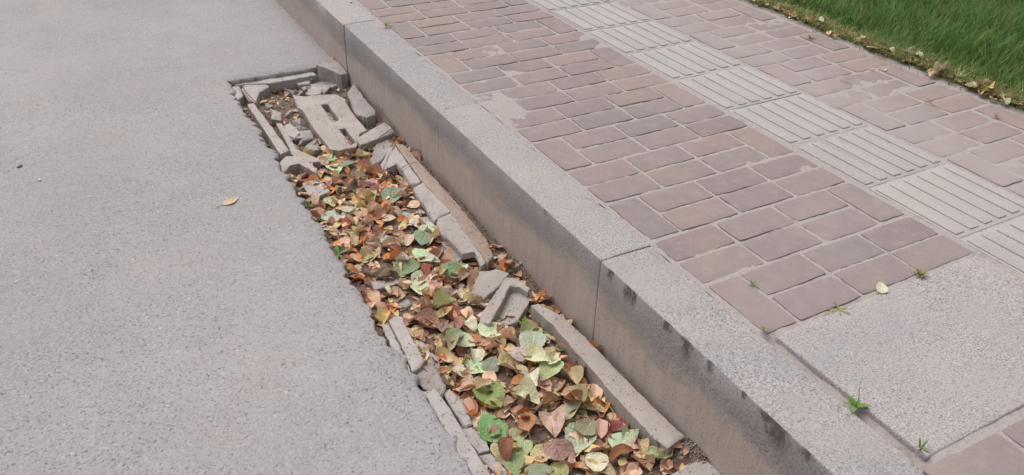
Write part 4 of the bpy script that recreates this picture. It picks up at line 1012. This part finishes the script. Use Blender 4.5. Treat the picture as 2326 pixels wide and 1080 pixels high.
 (c4, 790, 890, 'oval', 1, .060, 'yellow', 300, .3, 'yellow leaf beside the lowest flat chip'),
 (c4, 590, 465, 'oval', 1, .072, 'pink', 60, .3, 'pinkish cream leaf above the long orange tan one'),
 (c4, 690, 470, 'oval', 1, .055, 'tan', 20, .3, 'tan leaf left of the large darker green one'),
 (c4, 1110, 575, 'oval', 1, .060, 'rust', 200, .3, 'rusty leaf right of the centre cream leaf'),
 (c4, 1290, 575, 'oval', 1, .080, 'rust', 350, .2, 'long rusty leaf under the curled yellow green one'),
 (c4, 1262, 515, 'poplar', 1, .050, 'lime', 130, .3, 'small yellow green leaf by the long rusty one'),
 (c4, 455, 380, 'oval', 1, .042, 'orange', 20, .3, 'small orange leaf beside the rough mortar lump'),
 (c4, 840, 855, 'oval', 1, .065, 'rust', 270, .4, 'rusty leaf below the bright pointed green one'),
 (c4, 1420, 740, 'oval', 1, .060, 'tan', 280, .3, 'tan leaf left of the reddish one'),
]
for (cf, x, y, kind, dry, sz, colr, ang, tilt, lab) in KEY:
    u, v = cf(x, y)
    wd = 1.12 if kind == 'poplar' else 1.0
    o = put_leaf(kind, dry, sz*wd*1.02, colr, 0, 0, yawpix(u, v, -.28, ang), tilt*(.6 if tilt < .5 else 1), rng.uniform(0, 6.28), pix=(u, v), lift=.001, var=rng.randrange(14))
    tag(o, lab, 'leaf', 'fallen leaves in the gutter')
road_z = lambda x, y: np.full_like(x, ZR+.003)
pv_z = lambda x, y: np.full_like(x, .002)
p = P(524, 461, ZR); tag(put_leaf('oval', 0, .062, 'tan', p[0], p[1], yawpix(524, 461, ZR, 25), .05, 0, ground=road_z), 'single yellowish tan dry leaf lying alone on the road', 'leaf')
p = P(2000, 657, 0); tag(put_leaf('poplar', 0, .036, 'cream', p[0], p[1], yawpix(2000, 657, 0, 100), .25, 0, ground=pv_z), 'small cream leaf at the edge of granite slab', 'leaf')
# along the lawn edge
for k, (u, v, colr) in enumerate([(1800, 20, 'yellow'), (1850, 45, 'orange'), (1872, 52, 'greyg'), (1998, 108, 'cream'), (1990, 100, 'tan'), (2035, 117, 'cream'), (2075, 125, 'cream'), (2060, 120, 'tan'), (2112, 145, 'cream'), (2128, 138, 'orange'), (2100, 135, 'cream'), (2140, 162, 'lime'), (2193, 172, 'yellow'),
                                  (2225, 183, 'tan'), (2262, 188, 'tan'), (2280, 200, 'khaki'), (2295, 228, 'cream'), (2240, 190, 'brown'), (2040, 95, 'brown'), (2055, 100, 'dark'), (2255, 205, 'yellow'), (2080, 128, 'tan'), (2215, 195, 'cream'), (1830, 5, 'tan')]):
    p = P(u, v, .012); x = max(1.85, min(1.925, p[0]-.03))
    o = put_leaf(rng.choice(['oval', 'poplar']), 1, rng.uniform(.040, .062), colr, x, p[1], rng.uniform(0, 6.28), rng.uniform(.1, .6), rng.uniform(0, 6), ground=lambda X, Y: np.full_like(X, .010), stalk=False)
    tag(o, f'dry {CWORD[colr]} leaf lying in the fringe at the lawn edge', 'leaf', 'fallen leaves along the lawn edge')

def edge_litter():
    r = np.random.default_rng(33); V = []; F = []; T = []; k = 0; cols = ['tan', 'cream', 'khaki', 'brown', 'yellow', 'tan', 'dark']
    for q in range(700):
        y = r.uniform(-.6, 2.3); x = 1.925-abs(r.normal())*.035; me, L, _ = LV[[('oval', 1), ('poplar', 1)][r.integers(2)]][r.integers(8)]; s_ = r.uniform(.010, .034)
        W = L@np.array(rotm(r.uniform(0, 6.28), r.uniform(0, .5), r.uniform(0, 6.28))).T*s_
        V.append(W+np.array([x, y, .009-np.percentile(W[:, 2], 12)])); F += [tuple(a+k for a in p.vertices) for p in me.polygons]; k += len(L)
        T += [tuple(c_*2.0 for c_ in alb(*PAL[cols[r.integers(len(cols))]])[:3])+(1,)]*len(L)
    me = bpy.data.meshes.new('edge_litter'); me.from_pydata(np.concatenate(V).tolist(), [], F); me.update()
    at = me.attributes.new('tint', 'FLOAT_COLOR', 'POINT'); at.data.foreach_set('color', np.array(T, np.float32).ravel())
    me.shade_smooth(); tag(mkobj('edge_litter', me, M_STRAW), 'small dry leaf scraps strewn along the lawn edge', 'leaf litter', kind='stuff')
edge_litter()

# ------------------------------------------------------------------ twigs
def tube(pts, r0, r1, sides=5):
    V = []; F = []; pts = [np.array(p, float) for p in pts]; n = len(pts)
    for k, p in enumerate(pts):
        t = pts[min(k+1, n-1)]-pts[max(k-1, 0)]; t /= np.linalg.norm(t)+1e-9; a = np.cross(t, (0, 0, 1.)); a /= np.linalg.norm(a)+1e-9; b = np.cross(t, a); r = r0+(r1-r0)*k/(n-1)
        for j in range(sides): V.append(p+a*r*math.cos(6.2832*j/sides)+b*r*math.sin(6.2832*j/sides))
    for k in range(n-1):
        for j in range(sides): F.append((sides*k+j, sides*k+(j+1) % sides, sides*k+sides+(j+1) % sides, sides*k+sides+j))
    F += [tuple(range(sides))[::-1], tuple(sides*(n-1)+j for j in range(sides))]
    return V, F
def twig(cf, pts, r, label, mat=M_TWIG, name='twig', cat='twig'):
    w = []
    P3 = [np.array(P(*cf(x, y), z)) for x, y, z in pts]
    for a, b in zip(P3[:-1], P3[1:]):
        for t in np.linspace(0, 1, 5)[:-1]: w.append(a+(b-a)*t+np.array([rng.uniform(-.001, .001), rng.uniform(-.001, .001), 0]))
    w.append(P3[-1])
    for q in w: q[0] = min(q[0], -.004)
    base = np.mean(w, 0); V, F = tube([q-base for q in w], r, r*.6)
    o = mkobj(name, mkmesh(name, V, F), mat, None, True); o.location = base; return tag(o, label, cat)
twig(c1, [(940, 785, -.268), (1080, 680, -.258), (1250, 565, -.238), (1225, 515, -.238), (1110, 410, -.222)], .0019, 'bent thin stick lying across the cut concrete block')
twig(c1, [(185, 285, -.236), (215, 330, -.238), (260, 380, -.240), (340, 430, -.262), (420, 530, -.268)], .0022, 'thin dry root at far corner running past the bar')
twig(c1, [(205, 270, -.236), (235, 330, -.240), (300, 395, -.246)], .003, 'thicker dark twig stub at the far left corner')
twig(c2, [(690, 235, -.27), (760, 245, -.250), (830, 195, -.224), (885, 185, -.222)], .0015, 'wiry stem hooked over the leaning trough wall')
twig(c2, [(640, 250, -.275), (720, 260, -.268), (800, 340, -.27), (830, 380, -.282)], .0017, 'thin stick in the hollow under the jagged slab')
twig(c4, [(1400, 550, -.272), (1470, 600, -.270), (1500, 640, -.270), (1485, 715, -.275)], .0018, 'pale curved stalk beside the lower wall bar', M_DRYW)
twig(c2, [(1010, 250, -.23), (1090, 370, -.243), (1180, 490, -.246), (1290, 620, -.25)], .002, 'dry twig lying between kerb and leaning strip')
twig(c1, [(1090, 400, -.225), (1180, 470, -.232), (1240, 540, -.238), (1290, 610, -.245)], .0016, 'thin stem along the kerb beside the tilted slab')
twig(c3, [(20, 240, -.282), (60, 330, -.285), (75, 370, -.288)], .0016, 'reddish stem at road edge below the small red leaf')
twig(c3, [(120, 230, -.280), (135, 300, -.284), (100, 350, -.288)], .0014, 'second thin stem at road edge left of buried slab')

# ------------------------------------------------------------------ weeds
def weed(name, u, v, z, n, h, w, label, mat=M_WEED, spread=.9, seed=0, stalk=None, x=None):
    r = random.Random(seed+int(u)); base = np.array(P(u, v, z)) if x is None else np.array(PX(u, v, x)); root = empty(name, base); tag(root, label, 'weed')
    for k in range(n):
        az = 6.2832*k/n+r.uniform(-.4, .4); L = h*r.uniform(.7, 1.15); ln = spread*r.uniform(.6, 1.1); V = []; F = []
        d = np.array([math.cos(az), math.sin(az), 0]); s = np.array([-math.sin(az), math.cos(az), 0]); m = 6
        for q in range(m):
            t = q/(m-1); c = d*L*ln*t+np.array([0, 0, L*(t*(1.1-ln*.5)-.45*ln*t*t)+.001]); ww = w*L*max(.03, math.sin(math.pi*min(1, t*.9+.1))**.8)
            V += [c-s*ww+np.array([0, 0, .15*ww]), c, c+s*ww+np.array([0, 0, .15*ww])]
        for q in range(m-1):
            for j in range(2): F.append((3*q+j, 3*q+j+1, 3*q+4+j, 3*q+3+j))
        mkobj('leaf_blade', mkmesh('leaf_blade', V, F), mat, root, True)
    if stalk:
        V, F = tube([np.array([stalk*.05*math.sin(q), stalk*.05*q/4, stalk*q/6]) for q in range(7)], .0009, .0004, 4); mkobj('stem', mkmesh('stem', V, F), mat, root, True)
    return root
weed('weed', 1710, 648, .0, 6, .018, .10, 'tiny green sprout in a brick joint near the kerb')
weed('weed', 2090, 628, .0, 26, .026, .09, 'mossy yellow green tuft at the slab far edge', M_DRYW, .8)
weed('weed', 1943, 925, -.006, 7, .030, .16, 'leafy green weed in the gap between kerb and slab', M_WEED, 1.0, 3, .075)
weed('weed', 2088, 1025, -.006, 5, .036, .07, 'thin bladed weed at the near corner of slab', M_WEED, .7, 5)
weed('weed', 1905, 705, .0, 6, .03, .07, 'flat greyish sprig on the slab edge', M_DRYW, 1.4, 2)
weed('weed', 878, 62, .0, 14, .04, .05, 'dry grass tuft beside the far kerb joint', M_DRYW, .8, 4)
weed('weed', 1205, 645, 0, 6, .018, .3, 'round leaved green sprout growing at kerb foot', M_WEED, .8, 6, x=-.012)
weed('weed', 1995, 90, .0, 9, .05, .06, 'light green weed at lawn edge, middle one', M_DRYW, .8, 12)
weed('weed', 1840, 88, .0, 8, .035, .08, 'yellow green weed in a joint near lawn', M_DRYW, .9, 13)
weed('weed', 2262, 268, .0, 8, .03, .06, 'small dry tuft in right side brick joint', M_DRYW, .8, 14)
weed('weed', 2310, 215, .0, 14, .05, .05, 'bushy yellow tuft at the lawn edge far right', M_DRYW, .8, 15)
weed('weed', 616, 348, -.26, 8, .03, .06, 'small green tuft at the road edge by the bar', M_WEED, .7, 16)
weed('weed', 768, 580, -.280, 6, .042, .13, 'green palm shaped weed leaf at the road edge', M_WEED, 1.3, 17)
for k, (u, v) in enumerate([(700, 470), (722, 505), (738, 540), (752, 575), (790, 618)]):
    weed('weed', u, v, -.285, 12, .035, .045, ['sparse grass tuft by road edge left of square chip', 'grass tuft at road edge beside pale flat leaf', 'grass tuft at road edge halfway down the leaf layer', 'grass tuft right above the palm shaped weed', 'grass tuft right below the palm shaped weed'][k], M_DRYW if k % 2 else M_WEED, .8, 30+k)
weed('weed', 1190, 738, -.275, 8, .03, .12, 'dark green sprig inside the trough end', M_WEED, .8, 41)
weed('weed', 1735, 752, .0, 9, .02, .06, 'dry moss tuft at the corner of slab and kerb', M_DRYW, .8, 42)

# ------------------------------------------------------------------ odd bits
def bit(name, u, v, z, s, mat, label, cat, flat=.4):
    bm = bmesh.new(); bmesh.ops.create_icosphere(bm, subdivisions=2, radius=1); co = np.array([x.co[:] for x in bm.verts]); d = 1+.3*fbm(co+u, 1.2, 2, int(u))
    for x, k in zip(bm.verts, d): x.co = Vector((x.co.x*k*s, x.co.y*k*s*.6, x.co.z*k*s*flat))
    o = mkobj(name, bm2me(bm, name), mat, None, True); o.location = Vector(P(u, v, z))+Vector((0, 0, s*flat*.7)); o.rotation_euler.z = u; tag(o, label, cat)
bit('pebble', 45, 379, ZR, .013, M_STONE, 'dark flat pebble on the road at far left', 'pebble', .2)
bit('paper_scrap', 90, 409, ZR, .008, M_WHITE, 'tiny white scrap on the road below dark pebble', 'litter', .2)
bit('paper_scrap', 797, 6, .001, .010, M_WHITE, 'small white scrap on the far kerbstone', 'litter', .4)
bit('paper_scrap', 2011, 161, .001, .008, M_WHITE, 'white scrap on paving near the lawn, right one', 'litter', .4)
bit('paper_scrap', 1981, 158, .001, .007, M_WHITE, 'white scrap on paving near the lawn, left one', 'litter', .4)
